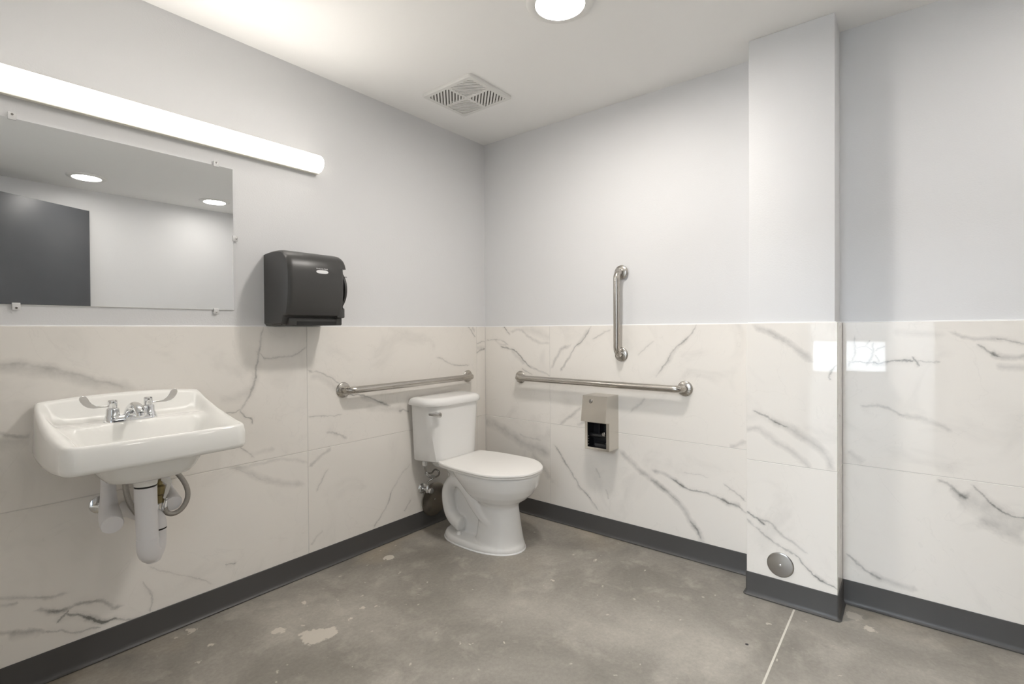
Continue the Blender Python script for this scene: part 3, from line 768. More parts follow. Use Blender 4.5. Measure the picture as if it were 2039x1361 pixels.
# rounded outside corners on the column
def arc(cx, cy, r, a0, a1, n=5):
    return [(cx + r * math.cos(math.radians(a0 + (a1 - a0) * k / n)), cy + r * math.sin(math.radians(a0 + (a1 - a0) * k / n))) for k in range(n + 1)]
rr = 0.004
sweep_base('baseboard_column', [(-e_, CY2 - e_)] + arc(-CP - e_ + rr, CY2 - e_ + rr, rr, 270, 180) + arc(-CP - e_ + rr, CY1 + e_ - rr, rr, 180, 90) + [(-e_, CY1 + e_)],
           'charcoal rubber cove base wrapped round the column', mi=(V2(0, 1), V2(0, 1)))
sweep_base('baseboard_far', [(-e_, YS + T), (-e_, CY2 - e_)], 'charcoal rubber cove base to the right of the column', mi=(V2(-1, 0), V2(-1, 0)))
sweep_base('baseboard_back', [(BDOOR[1] + 0.004, YS + T + e_), (-e_, YS + T + e_)], None)
sweep_base('baseboard_back_far', [(XW + T, YS + T + e_), (BDOOR[0] - 0.004, YS + T + e_)], None)

# saw-cut joint in the slab
part_box('control_joint', (XW - WT + 0.01, -1.8985, -0.002), (-CP - 0.0145, -1.8915, 0.0006), 'joint', floor)

# ------------------------------------------------------------------ lights
vl = thing('vanity_light', (-1.83, T, 1.945), 'long lit vanity bar light above the mirror', 'light')
LX0, LX1 = -2.442, -1.222
part_box('housing', (LX0 + 0.004, -0.014, 1.945), (LX1 - 0.004, T, 2.034), 'housing', vl, 0.003)
prof = [(-0.012, 1.9475), (-0.030, 1.9490), (-0.046, 1.9555), (-0.057, 1.967), (-0.063, 1.980), (-0.064, 1.992), (-0.061, 2.005), (-0.053, 2.018), (-0.041, 2.028), (-0.026, 2.033), (-0.012, 2.034)]
def bar_ring(x, k):
    cy_, cz_ = -0.012, 1.991
    return [(x, cy_ + (y - cy_) * k, cz_ + (z - cz_) * k) for y, z in prof]
bm = bmesh.new()
xs = [(LX0, 0.80), (LX0 + 0.003, 0.93), (LX0 + 0.012, 1.0), (LX1 - 0.012, 1.0), (LX1 - 0.003, 0.93), (LX1, 0.80)]
loft(bm, [bar_ring(x, k) for x, k in xs])
finish(bm, 'diffuser', 'bar', vl, 60)
bm = bmesh.new()
box(bm, (LX0 + 0.002, -0.0165, 1.9440), (LX1 - 0.002, -0.0115, 1.9485), 0.001, 1)
finish(bm, 'lower_lip', 'housing', vl)

def downlight(x, y, label, lens='down'):
    t = thing('recessed_downlight', (x, y, HC), label, 'ceiling light', 'recessed downlights')
    bm = bmesh.new()
    prof = [(0.086, 0.002), (0.0915, -0.006), (0.095, -0.0125), (0.104, -0.0135), (0.122, -0.010), (0.131, -0.004), (0.132, 0.0)]
    seg = 56; rings = []
    for r, h in prof:
        rings.append([(x + r * math.cos(2 * PI * k / seg), y + r * math.sin(2 * PI * k / seg), HC + h) for k in range(seg)])
    loft(bm, rings, False, False)
    finish(bm, 'trim_ring', 'white_plastic', t, 50)
    bm = bmesh.new(); lathe(bm, (x, y, HC - 0.0005), (0, 0, -1), [(0.0912, 0.0), (0.0912, 0.004), (0.080, 0.0062), (0.045, 0.0075), (0.0430, 0.0068), (0.0, 0.0075)], 56)
    finish(bm, 'lens', lens, t, 50)
    return t
downlight(-0.915, -1.218, 'lit round recessed downlight in the ceiling near the exhaust vent')
downlight(-1.537, -2.94, 'lit recessed downlight reflected at the left of the mirror, above the dark door', 'down_rear')
downlight(-0.566, -2.99, 'lit recessed downlight reflected at the right end of the mirror', 'down_rear')

# exhaust vent: frame, cross bars and diagonal slats over a dark duct
VX0, VX1, VY0, VY1 = -0.752, -0.422, -0.588, -0.224
vt = thing('exhaust_vent', ((VX0 + VX1) / 2, (VY0 + VY1) / 2, HC), 'white square exhaust vent grille in the ceiling', 'vent')
zt_, zb_ = HC, HC - 0.014
bw = 0.028
bm = bmesh.new()
outer = rrect((VX0 + VX1) / 2, (VY0 + VY1) / 2, (VX1 - VX0) / 2, (VY1 - VY0) / 2, 0.018, 0, 5)
inner = rrect((VX0 + VX1) / 2, (VY0 + VY1) / 2, (VX1 - VX0) / 2 - bw, (VY1 - VY0) / 2 - bw, 0.003, 0, 5)
mid_ = rrect((VX0 + VX1) / 2, (VY0 + VY1) / 2, (VX1 - VX0) / 2 - 0.006, (VY1 - VY0) / 2 - 0.006, 0.014, 0, 5)
Z = lambda ring, z: [(p[0], p[1], z) for p in ring]
loft(bm, [Z(outer, zt_), Z(outer, zt_ - 0.008), Z(mid_, zb_), Z(inner, zb_), Z(inner, zt_ - 0.001)], False, False)
finish(bm, 'frame', 'white_plastic', vt, 40)
part_box('duct', (VX0 + bw - 0.004, VY0 + bw - 0.004, HC - 0.0016), (VX1 - bw + 0.004, VY1 - bw + 0.004, HC - 0.0002), 'vent_dark', vt)
mx_, my_ = (VX0 + VX1) / 2, (VY0 + VY1) / 2
cw = 0.009
bm = bmesh.new()
box(bm, (VX0 + bw - 0.001, my_ - cw, zb_), (VX1 - bw + 0.001, my_ + cw, zt_ - 0.001), 0.001, 1)
box(bm, (mx_ - cw, VY0 + bw - 0.001, zb_ + 0.0002), (mx_ + cw, VY1 - bw + 0.001, zt_ - 0.001), 0.001, 1)
finish(bm, 'cross_bar', 'white_plastic', vt)
def clip_poly(poly, a, b_, c):
    """keep the side a*x+b*y<=c"""
    out = []
    for i in range(len(poly)):
        p, q_ = poly[i], poly[(i + 1) % len(poly)]
        fp, fq = a * p[0] + b_ * p[1] - c, a * q_[0] + b_ * q_[1] - c
        if fp <= 0: out.append(p)
        if fp * fq < 0:
            t = fp / (fp - fq); out.append((p[0] + (q_[0] - p[0]) * t, p[1] + (q_[1] - p[1]) * t))
    return out
quads = {(0, 0): (VX0 + bw, mx_ - cw, VY0 + bw, my_ - cw), (1, 0): (mx_ + cw, VX1 - bw, VY0 + bw, my_ - cw),
         (0, 1): (VX0 + bw, mx_ - cw, my_ + cw, VY1 - bw), (1, 1): (mx_ + cw, VX1 - bw, my_ + cw, VY1 - bw)}
for (i, j), (x0, x1, y0, y1) in quads.items():
    # far and near quadrants carry slats along the left-right diagonal, the others across it
    d = Vector((1, -1)).normalized() if i == j else Vector((1, 1)).normalized()
    nrm = Vector((-d.y, d.x))
    cx_, cy_ = (x0 + x1) / 2, (y0 + y1) / 2
    span = (abs(nrm.x) * (x1 - x0) + abs(nrm.y) * (y1 - y0)) / 2
    ns = 12; pitch = 2 * span / ns
    for k in range(ns):
        c0 = -span + k * pitch + pitch * 0.36; c1 = -span + (k + 1) * pitch
        base_ = nrm.x * cx_ + nrm.y * cy_
        poly = [(x0, y0), (x1, y0), (x1, y1), (x0, y1)]
        poly = clip_poly(poly, nrm.x, nrm.y, base_ + c1); poly = clip_poly(poly, -nrm.x, -nrm.y, -(base_ + c0))
        if len(poly) < 3: continue
        bm = bmesh.new(); extrude_poly(bm, poly, 2, zb_ + 0.001, zb_ + 0.0034)
        finish(bm, 'slat', 'white_plastic', vt, 0)

# ------------------------------------------------------------------ mirror
mi_ = thing('wall_mirror', (-1.995, T, 1.271), 'frameless rectangular mirror held by clear clips above the sink', 'mirror')
part_box('mirror_glass', (-2.379, 0.0035, 1.271), (-1.617, T - 0.0005, 1.877), 'mirror', mi_, 0.0006, 1)
def clip(x, z, dx, dz):
    bm = bmesh.new()
    cx_, cz_ = x + dx * 0.006, z + dz * 0.006
    box(bm, (cx_ - 0.010, -0.0005, cz_ - 0.012), (cx_ + 0.010, 0.003, cz_ + 0.012), 0.0015)
    box(bm, (x + (dx * 0.012 if dx else 0) - (0.005 if dx else 0.010), 0.0, z + (dz * 0.012 if dz else 0) - (0.005 if dz else 0.010)),
        (x + (dx * 0.012 if dx else 0) + (0.005 if dx else 0.010), T, z + (dz * 0.012 if dz else 0) + (0.005 if dz else 0.010)), 0.001)
    c = finish(bm, 'clip', 'acrylic', mi_)
    bm = bmesh.new(); lathe(bm, (x + dx * 0.011, 0.001, z + dz * 0.011), (0, -1, 0), [(0.0036, 0.0), (0.0036, 0.002), (0.0022, 0.0032), (0.0, 0.0033)], 12)
    finish(bm, 'screw', 'chrome_dull', c)
for x, z, dx, dz in ((-2.292, 1.877, 0, 1), (-1.683, 1.877, 0, 1), (-2.289, 1.271, 0, -1), (-1.689, 1.271, 0, -1), (-1.617, 1.58, 1, 0), (-2.379, 1.58, -1, 0)):
    clip(x, z, dx, dz)

# ------------------------------------------------------------------ grab bars
def grab_bar(a, c, n, mat, label):
    """a, c: flange centres on the tile face, n: wall normal into the room"""
    a, c, n = Vector(a), Vector(c), Vector(n)
    d = (c - a).normalized()
    t = thing('grab_bar', a, label, 'grab bar', 'stainless grab bars')
    off, rb = 0.058, 0.042
    path = [a]
    path.append(a + n * (off - rb))
    for k in range(1, 9):
        th = (PI / 2) * k / 8
        path.append(a + n * (off - rb + rb * math.sin(th)) + d * (rb - rb * math.cos(th)))
    for k in range(8, 0, -1):
        th = (PI / 2) * k / 8
        path.append(c + n * (off - rb + rb * math.sin(th)) - d * (rb - rb * math.cos(th)))
    path.append(c + n * (off - rb)); path.append(c)
    bm = bmesh.new(); tube(bm, path, 0.0180, 24); finish(bm, 'bar', mat, t, 50)
    for p in (a, c):
        bm = bmesh.new(); lathe(bm, p, n, [(0.0395, 0.0), (0.0395, 0.0035), (0.0385, 0.0060), (0.034, 0.0085), (0.026, 0.0115), (0.0178, 0.0130)], 36)
        finish(bm, 'flange', mat, t, 50)
grab_bar((-1.096, 0, 0.876), (-0.177, 0, 0.877), (0, -1, 0), 'steel_x', 'satin steel grab bar on the wall behind the toilet tank')
grab_bar((0, -0.306, 0.874), (0, -1.372, 0.872), (-1, 0, 0), 'steel_y', 'long horizontal satin steel grab bar above the toilet paper dispenser')
grab_bar((0, -1.018, 1.494), (0, -1.017, 1.038), (-1, 0, 0), 'steel_z', 'short vertical satin steel grab bar above the long bar')

# ------------------------------------------------------------------ round access covers
def cover(o, n, r, mat, label):
    t = thing('access_cover', o, label, 'cover')
    bm = bmesh.new(); lathe(bm, o, n, [(r, 0.0), (r, 0.0025), (r - 0.002, 0.0040), (r - 0.006, 0.0046), (0.0, 0.0064)], 56)
    finish(bm, 'plate', mat, t, 30)
    bm = bmesh.new(); lathe(bm, Vector(o) + Vector(n) * 0.006, n, [(0.0052, 0), (0.0052, 0.001), (0.003, 0.0022), (0.0, 0.0024)], 16)
    finish(bm, 'screw', 'chrome', t, 50)
cover((-CP, -1.8405, 0.1668), (-1, 0, 0), 0.0520, 'steel_cover', 'small round steel access cover low on the column')
cover((-0.480, -0.0042, 0.151), (0, -1, 0), 0.100, 'steel_dark', 'large round dark steel cover on the wall beside the toilet base')

# ------------------------------------------------------------------ paper towel dispenser
pd = thing('paper_towel_dispenser', (-1.345, T, 1.205), 'black plastic paper towel dispenser on the wall right of the mirror', 'dispenser')
DX0, DX1 = -1.487, -1.212
cov = spline([(0.008, 1.531), (-0.06, 1.536), (-0.13, 1.534), (-0.168, 1.524), (-0.196, 1.502), (-0.213, 1.465), (-0.219, 1.41), (-0.216, 1.34), (-0.206, 1.28), (-0.196, 1.250)], 4)
low = [(-0.188, 1.246), (-0.168, 1.242), (-0.160, 1.212), (-0.154, 1.206), (0.008, 1.206)]
def disp_ring(x, k):
    cy_, cz_ = 0.008, 1.37
    return [(x, cy_ + (y - cy_) * (1 - k * 0.9), cz_ + (z - cz_) * (1 - k)) for y, z in cov + low]
bm = bmesh.new()
loft(bm, [disp_ring(DX0, 0.050), disp_ring(DX0 + 0.003, 0.030), disp_ring(DX0 + 0.010, 0.012), disp_ring(DX0 + 0.022, 0.0),
          disp_ring(DX1 - 0.030, 0.0), disp_ring(DX1 - 0.018, 0.012), disp_ring(DX1 - 0.012, 0.03), disp_ring(DX1 - 0.010, 0.050)])
body = finish(bm, 'cover', 'black', pd, 32)
bm = bmesh.new(); box(bm, (DX0 + 0.005, -0.135, 1.2045), (DX1 - 0.001, T, 1.262), 0.004)
box(bm, (DX0 + 0.020, -0.176, 1.2045), (DX1, -0.05, 1.2365), 0.003); finish(bm, 'lower_housing', 'black_matte', pd)
bm = bmesh.new(); box(bm, (DX0 + 0.055, -0.1775, 1.2060), (DX1 - 0.030, -0.10, 1.2225), 0.001, 1); finish(bm, 'towel_slot', 'void', pd)
# side mechanism: dark backing, feed wheel and small latch
bm = bmesh.new(); box(bm, (DX1 - 0.012, -0.196, 1.275), (DX1 - 0.003, -0.02, 1.475), 0.003); finish(bm, 'side_recess', 'void', pd)
bm = bmesh.new(); lathe(bm, (DX1 - 0.004, -0.118, 1.372), (1, 0, 0), [(0.098, 0.0), (0.098, 0.010), (0.092, 0.013), (0.02, 0.014), (0, 0.014)], 48); finish(bm, 'feed_wheel', 'black_matte', pd, 40)
capp = [(0.0, 1.470)] + [p for p in cov if p[1] > 1.463]
def cap_ring(x, k): return [(x, 0.0 + (y - 0.0) * (1 - 0.55 * k), 1.47 + (z - 1.47) * (1 - 1.4 * k)) for y, z in capp]
bm = bmesh.new()
loft(bm, [cap_ring(DX1 - 0.032, 0.0), cap_ring(DX1 - 0.012, 0.004), cap_ring(DX1 - 0.002, 0.02), cap_ring(DX1 + 0.005, 0.055), cap_ring(DX1 + 0.008, 0.11)])
finish(bm, 'cover_shoulder', 'black', pd, 32)
bm = bmesh.new(); box(bm, (DX1 - 0.002, -0.203, 1.430), (DX1 + 0.014, -0.200, 1.4325), 0.0008, 1); finish(bm, 'latch_pin', 'black_matte', pd)
bm = bmesh.new(); box(bm, (DX1 - 0.034, -0.196, 1.238), (DX1 + 0.006, -0.02, 1.286), 0.006); box(bm, (DX1 - 0.030, -0.178, 1.206), (DX1 + 0.001, -0.02, 1.26), 0.004); finish(bm, 'lower_corner', 'black_matte', pd)
# badge: white lens shape with a line of lettering above it, following the slope of the cover
def badge_pt(u, v, lift=0.0):
    """u across, v up, on the cover face near z 1.447"""
    z = 1.445 + v
    yy = None
    for (ya, za), (yb, zb2) in zip(cov, cov[1:]):
        if min(za, zb2) <= z <= max(za, zb2) and ya < -0.15:
            t_ = (z - za) / (zb2 - za); yy = ya + (yb - ya) * t_
    return (-1.332 + u, yy - lift, z)
bm = bmesh.new()
ring0, ring1 = [], []
for k in range(24):
    a = 2 * PI * k / 24
    u = 0.029 * math.copysign(abs(math.cos(a)) ** 0.6, math.cos(a)); v = -0.002 + 0.0078 * math.copysign(abs(math.sin(a)) ** 0.9, math.sin(a))
    ring0.append(badge_pt(u, v, -0.001)); ring1.append(badge_pt(u, v, 0.0008))
loft(bm, [ring0, ring1]); badge = finish(bm, 'badge', 'logo', pd, 0)
fc = bpy.data.curves.new('lettering', 'FONT'); fc.body = 'Kimberly-Clark'; fc.size = 0.0115; fc.align_x = 'CENTER'; fc.extrude = 0.0002; fc.resolution_u = 2
fo = bpy.data.objects.new('tmp_text', fc); COL.objects.link(fo)
dg = bpy.context.evaluated_depsgraph_get()
me = bpy.data.meshes.new_from_object(fo.evaluated_get(dg)); me.name = 'badge_lettering'
bpy.data.objects.remove(fo, do_unlink=True)
for v in me.vertices:
    u, w, z = v.co; v.co = badge_pt(u * 0.78, 0.0085 + w * 0.8, 0.0009 + z)
me.materials.clear()
link('badge_lettering', me, 'logo', pd)

# ------------------------------------------------------------------ toilet paper dispenser
td = thing('toilet_paper_dispenser', (0.0, -0.92, 0.512), 'empty stainless toilet paper dispenser below the long grab bar', 'dispenser')
TY0, TY1 = -0.996, -0.846
side = [(0.0, 0.812), (-0.130, 0.812), (-0.152, 0.672), (-0.110, 0.664), (-0.110, 0.512), (0.0, 0.512)]
for ya, yb in ((TY0, TY0 + 0.003), (TY1 - 0.003, TY1)):
    bm = bmesh.new(); 
    v0 = [bm.verts.new((p[0], ya, p[1])) for p in side]; v1 = [bm.verts.new((p[0], yb, p[1])) for p in side]
    for i in range(6):
        bm.faces.new((v0[i], v0[(i + 1) % 6], v1[(i + 1) % 6], v1[i]))
    bm.faces.new(v0[::-1]); bm.faces.new(v1)
    finish(bm, 'side_panel', 'steel_plate', td, 0)
part_box('top_panel', (-0.130, TY0 + 0.003, 0.809), (0.0, TY1 - 0.003, 0.812), 'steel_plate', td)
part_box('bottom_panel', (-0.110, TY0 + 0.003, 0.512), (0.0, TY1 - 0.003, 0.515), 'steel_plate', td)
bm = bmesh.new()
pl = [(-0.130, 0.8125), (-0.132, 0.8105), (-0.1545, 0.672), (-0.1525, 0.6705), (-0.1495, 0.672), (-0.128, 0.809)]
extrude_poly(bm, [(p[0], p[1]) for p in pl], 1, TY0 - 0.001, TY1 + 0.001)
hood = finish(bm, 'hood', 'steel_plate', td, 20)
part_box('hood_return', (-0.151, TY0 + 0.003, 0.6695), (-0.108, TY1 - 0.003, 0.6720), 'steel_plate', td)
nh = Vector((-0.1385, 0, 0.0225)).normalized()
bm = bmesh.new(); lathe(bm, (-0.1345, -0.898, 0.782), (-0.985, 0, 0.155), [(0.0115, 0.0), (0.0115, 0.0035), (0.0085, 0.0075), (0.0, 0.008)], 20)
lk = finish(bm, 'lock', 'chrome_dull', hood, 40)
part_box('keyhole', (-0.1432, -0.8995, 0.777), (-0.1410, -0.8965, 0.7865), 'void', lk)
bm = bmesh.new()
box(bm, (-0.1125, TY1 - 0.017, 0.512), (-0.1085, TY1, 0.668), 0.0006, 1); box(bm, (-0.1125, TY0, 0.512), (-0.1085, TY0 + 0.017, 0.668), 0.0006, 1)
box(bm, (-0.1127, TY0 + 0.001, 0.512), (-0.1085, TY1 - 0.001, 0.5245), 0.0006, 1)
finish(bm, 'front_frame', 'steel_plate', td, 20)
bm = bmesh.new()
box(bm, (-0.030, TY0 + 0.004, 0.516), (-0.012, TY1 - 0.004, 0.800)); box(bm, (-0.104, TY0 + 0.004, 0.516), (-0.012, TY0 + 0.009, 0.70)); box(bm, (-0.104, TY1 - 0.009, 0.516), (-0.012, TY1 - 0.004, 0.70))
box(bm, (-0.104, TY0 + 0.004, 0.516), (-0.012, TY1 - 0.004, 0.519))
finish(bm, 'liner', 'liner', td, 0)
bm = bmesh.new(); box(bm, (-0.075, -0.918, 0.580), (-0.03, -0.914, 0.668), 0.001, 1); box(bm, (-0.095, TY0 + 0.02, 0.519), (-0.05, TY1 - 0.05, 0.545), 0.004); finish(bm, 'divider', 'liner', td)
bm = bmesh.new(); tube(bm, [(-0.07, TY0 + 0.006, 0.585), (-0.07, TY1 - 0.006, 0.585)], 0.011, 16); finish(bm, 'spindle', 'liner', td)
bm = bmesh.new(); lathe(bm, (-0.085, -0.952, 0.597), (-1, 0, 0.3), [(0.012, 0), (0.013, 0.004), (0.010, 0.008), (0, 0.009)], 16); finish(bm, 'spindle_knob', 'chrome_dull', td)
for zz in (0.535, 0.552, 0.566, 0.58):
    bm = bmesh.new(); lathe(bm, (-0.095, TY1 - 0.012, zz), (-0.7, -0.7, 0), [(0.0032, 0), (0.003, 0.003), (0, 0.004)], 10); finish(bm, 'rivet', 'chrome_dull', td)

# ------------------------------------------------------------------ toilet
TX = -0.467
to = thing('toilet', (TX, -0.40, 0.0), 'white two-piece toilet with closed lid in the corner', 'toilet')
bm = bmesh.new()
# bowl and front pedestal
loft(bm, [egg(TX, -0.385, -0.655, 0.122, 0.0), egg(TX, -0.385, -0.653, 0.120, 0.03), egg(TX, -0.395, -0.642, 0.106, 0.10), egg(TX, -0.40, -0.632, 0.096, 0.18),
          egg(TX, -0.39, -0.626, 0.092, 0.235), egg(TX, -0.385, -0.642, 0.110, 0.252), egg(TX, -0.36, -0.676, 0.142, 0.275), egg(TX, -0.335, -0.710, 0.168, 0.305),
          egg(TX, -0.300, -0.735, 0.187, 0.345), egg(TX, -0.255, -0.747, 0.198, 0.385), egg(TX, -0.235, -0.752, 0.202, 0.412), egg(TX, -0.24, -0.746, 0.197, 0.420)])
# tank deck
loft(bm, [rrect(TX, -0.170, 0.085, 0.11, 0.05, 0.375), rrect(TX, -0.170, 0.097, 0.12, 0.05, 0.392), rrect(TX, -0.170, 0.102, 0.125, 0.05, 0.420)])
loft(bm, [rrect(TX, -0.29, 0.075, 0.10, 0.05, 0.33), rrect(TX, -0.29, 0.125, 0.105, 0.06, 0.392), rrect(TX, -0.29, 0.150, 0.105, 0.06, 0.418)])
# trapway on both sides and the web between
path = spline([(-0.52, 0.140), (-0.46, 0.172), (-0.40, 0.222), (-0.345, 0.282), (-0.285, 0.322), (-0.225, 0.312), (-0.188, 0.262), (-0.186, 0.195), (-0.207, 0.130), (-0.250, 0.092), (-0.300, 0.080)], 5)
for s_ in (-1, 1):
    tube(bm, [(TX + s_ * 0.067, y, z) for y, z in path], [0.038] * (len(path) - 4) + [0.040, 0.042, 0.041, 0.030], 20)
box(bm, (TX - 0.044, -0.45, 0.02), (TX + 0.044, -0.20, 0.33))
box(bm, (TX - 0.070, -0.31, 0.30), (TX + 0.070, -0.180, 0.385))
# foot plate
loft(bm, [egg(TX, -0.150, -0.664, 0.152, 0.0, sq=2.6), egg(TX, -0.150, -0.664, 0.152, 0.020, sq=2.6), egg(TX, -0.160, -0.655, 0.142, 0.036, sq=2.6)])
bowl = finish(bm, 'bowl', 'china', to, 180)
rm = bowl.modifiers.new('fuse', 'REMESH'); rm.mode = 'VOXEL'; rm.voxel_size = 0.005; rm.use_smooth_shade = True
sm = bowl.modifiers.new('glaze', 'CORRECTIVE_SMOOTH'); sm.iterations = 6; sm.use_only_smooth = True
bm = bmesh.new()
loft(bm, [egg(TX, -0.147, -0.6675, 0.1555, 0.0002, sq=2.6), egg(TX, -0.147, -0.6675, 0.1555, 0.004, sq=2.6), egg(TX, -0.152, -0.662, 0.150, 0.0075, sq=2.6)])
finish(bm, 'caulk_line', 'caulk', to, 60)
for s_ in (-1, 1):
    bm = bmesh.new(); lathe(bm, (TX + s_ * 0.098, -0.298, 0.033), (0, 0, 1), [(0.0135, 0.0), (0.0135, 0.010), (0.011, 0.017), (0.0, 0.0195)], 20)
    finish(bm, 'bolt_cap', 'china', to, 50)
# tank: short flat sides and a bowed front that grows boxier towards the bottom
def d_plan(hb, yb, h1, y1, yc, z, pw=3.0, n=20):
    pts = [(TX + hb - 0.012, yb, z), (TX - hb + 0.012, yb, z), (TX - hb + 0.003, yb - 0.003, z), (TX - hb, yb - 0.012, z)]
    for k in range(1, 4): pts.append((TX - hb + (hb - h1) * k / 4, yb - 0.012 + (y1 - yb + 0.012) * k / 4, z))
    arc_ = []
    for k in range(n + 1):
        u = -1 + 2 * k / n
        arc_.append((TX + h1 * u, yc - (yc - y1) * abs(u) ** pw, z))
    pts += arc_
    for k in range(3, 0, -1): pts.append((TX + hb - (hb - h1) * k / 4, yb - 0.012 + (y1 - yb + 0.012) * k / 4, z))
    pts += [(TX + hb, yb - 0.012, z), (TX + hb - 0.003, yb - 0.003, z)]
    return pts
def tank_ring(z, t, g=0.0):
    return d_plan(0.207 - 0.018 * t + g, -0.024 + g, 0.205 - 0.047 * t + g, -0.160 - 0.024 * t - g, -0.210 + 0.004 * t - g, z, 6.0)
bm = bmesh.new()
loft(bm, [tank_ring(0.4255, 1.03, -0.02), tank_ring(0.4275, 1.02, -0.006), tank_ring(0.434, 1.0)] + [tank_ring(0.434 + (0.747 - 0.434) * k / 6, 1 - k / 6) for k in range(1, 7)])
finish(bm, 'tank', 'china', to, 40)
def lid_ring(z, g):
    return d_plan(0.217 + g, -0.016 + g * 0.5, 0.216 + g, -0.166 - g, -0.222 - g, z, 6.0)
bm = bmesh.new()
loft(bm, [lid_ring(0.748, -0.006), lid_ring(0.750, 0.0), lid_ring(0.756, 0.003), lid_ring(0.772, 0.002), lid_ring(0.782, -0.003), lid_ring(0.789, -0.012), lid_ring(0.7925, -0.022), lid_ring(0.794, -0.04)])
finish(bm, 'tank_lid', 'china', to, 40)
# flush lever on the front left of the tank
bm = bmesh.new()
lathe(bm, (-0.640, -0.199, 0.708), (-0.15, -1, 0), [(0.0135, 0.0), (0.0135, 0.006), (0.011, 0.010), (0.007, 0.012), (0.007, 0.020)], 20)
finish(bm, 'flush_pivot', 'chrome', to, 40)
bm = bmesh.new()
lp = spline([(-0.624, -0.224, 0.705), (-0.640, -0.2245, 0.707), (-0.660, -0.222, 0.710), (-0.682, -0.216, 0.714), (-0.700, -0.208, 0.717)], 4)
rg = []
for i, p in enumerate(lp):
    f = i / (len(lp) - 1); h = 0.0165 * (1 - 0.62 * f) * (0.72 + 0.28 * min(1, f * 6)); w_ = 0.0055 * (1 - 0.45 * f)
    rg.append([(p[0], p[1] + w_ * math.cos(2 * PI * k / 12), p[2] + h * math.sin(2 * PI * k / 12)) for k in range(12)])
loft(bm, rg); finish(bm, 'flush_lever', 'chrome_dull', to, 60)
# seat and lid
SEAT = [(-0.205, 0.160), (-0.212, 0.170), (-0.25, 0.186), (-0.33, 0.202), (-0.42, 0.209), (-0.52, 0.211), (-0.59, 0.205), (-0.645, 0.184), (-0.69, 0.152), (-0.725, 0.116), (-0.750, 0.078), (-0.762, 0.040), (-0.765, 0.0)]
def seat_ring(z, g):
    half = spline(SEAT, 4)
    pts = [(TX + h, y) for y, h in half] + [(TX - h, y) for y, h in half[-2::-1]]
    n = len(pts); out = []
    for i, p in enumerate(pts):
        a_ = Vector(pts[i - 1]); c_ = Vector(pts[(i + 1) % n]); tn = (c_ - a_).normalized(); nn = Vector((-tn.y, tn.x))
        if nn.dot(Vector(p) - Vector((TX, -0.47))) < 0: nn = -nn
        q_ = Vector(p) + nn * g
        out.append((q_.x, q_.y, z))
    return out
bm = bmesh.new(); loft(bm, [seat_ring(0.4215, -0.010), seat_ring(0.4230, -0.004), seat_ring(0.4315, -0.004), seat_ring(0.4325, -0.008)]); finish(bm, 'seat', 'seat', to, 40)
bm = bmesh.new(); loft(bm, [seat_ring(0.4320, -0.006), seat_ring(0.4342, -0.006)]); finish(bm, 'seat_gap_shade', 'gap', to, 40)  # dark sheet put in for the shaded gap under the lid
bm = bmesh.new(); loft(bm, [seat_ring(0.4335, -0.004), seat_ring(0.4345, -0.0005), seat_ring(0.4400, 0.0), seat_ring(0.4445, -0.003), seat_ring(0.4465, -0.010), seat_ring(0.4472, -0.02)]); finish(bm, 'lid', 'seat', to, 40)
for s_ in (-1, 1):
    part_box('hinge', (TX + s_ * 0.075 - 0.02, -0.228, 0.421), (TX + s_ * 0.075 + 0.02, -0.202, 0.444), 'seat', to, 0.004)

# water supply of the toilet: stop valve and chrome riser
sv = thing('toilet_stop_valve', (-0.572, 0.0, 0.235), 'chrome stop valve with looped supply tube behind the toilet', 'valve')
bm = bmesh.new(); lathe(bm, (-0.572, 0.0, 0.238), (0, -1, 0), [(0.031, 0.0), (0.030, 0.003), (0.022, 0.008), (0.010, 0.010)], 28); finish(bm, 'escutcheon', 'chrome', sv, 40)
bm = bmesh.new(); tube(bm, [(-0.572, -0.005, 0.238), (-0.572, -0.055, 0.238)], 0.0085, 14); lathe(bm, (-0.572, -0.048, 0.222), (0, 0, 1), [(0.010, 0.0), (0.012, 0.006), (0.012, 0.026), (0.009, 0.034), (0.009, 0.046)], 16); finish(bm, 'valve_body', 'chrome', sv, 40)
bm = bmesh.new(); lathe(bm, (-0.572, -0.060, 0.238), (0, -1, 0), [(0.006, 0.0), (0.006, 0.012), (0.016, 0.014), (0.0175, 0.020), (0.015, 0.027), (0.0, 0.028)], 18); finish(bm, 'valve_handle', 'chrome', sv, 40)
bm = bmesh.new(); tube(bm, spline([(-0.572, -0.048, 0.262), (-0.570, -0.052, 0.285), (-0.548, -0.070, 0.305), (-0.520, -0.085, 0.318), (-0.505, -0.075, 0.335), (-0.525, -0.062, 0.350), (-0.560, -0.070, 0.338), (-0.600, -0.075, 0.350), (-0.614, -0.075, 0.378), (-0.614, -0.075, 0.412)], 6), 0.0052, 12); finish(bm, 'riser_tube', 'chrome_dull', sv, 50)
bm = bmesh.new(); tube(bm, spline([(-0.610, -0.078, 0.352), (-0.594, -0.078, 0.334), (-0.572, -0.078, 0.322), (-0.550, -0.082, 0.318)], 4), 0.0095, 14); finish(bm, 'flex_sleeve', 'chrome', sv, 50)
bm = bmesh.new(); lathe(bm, (-0.614, -0.075, 0.394), (0, 0, 1), [(0.012, 0.0), (0.016, 0.004), (0.016, 0.020), (0.013, 0.028)], 8); finish(bm, 'tank_nut', 'white_plastic', sv, 20)

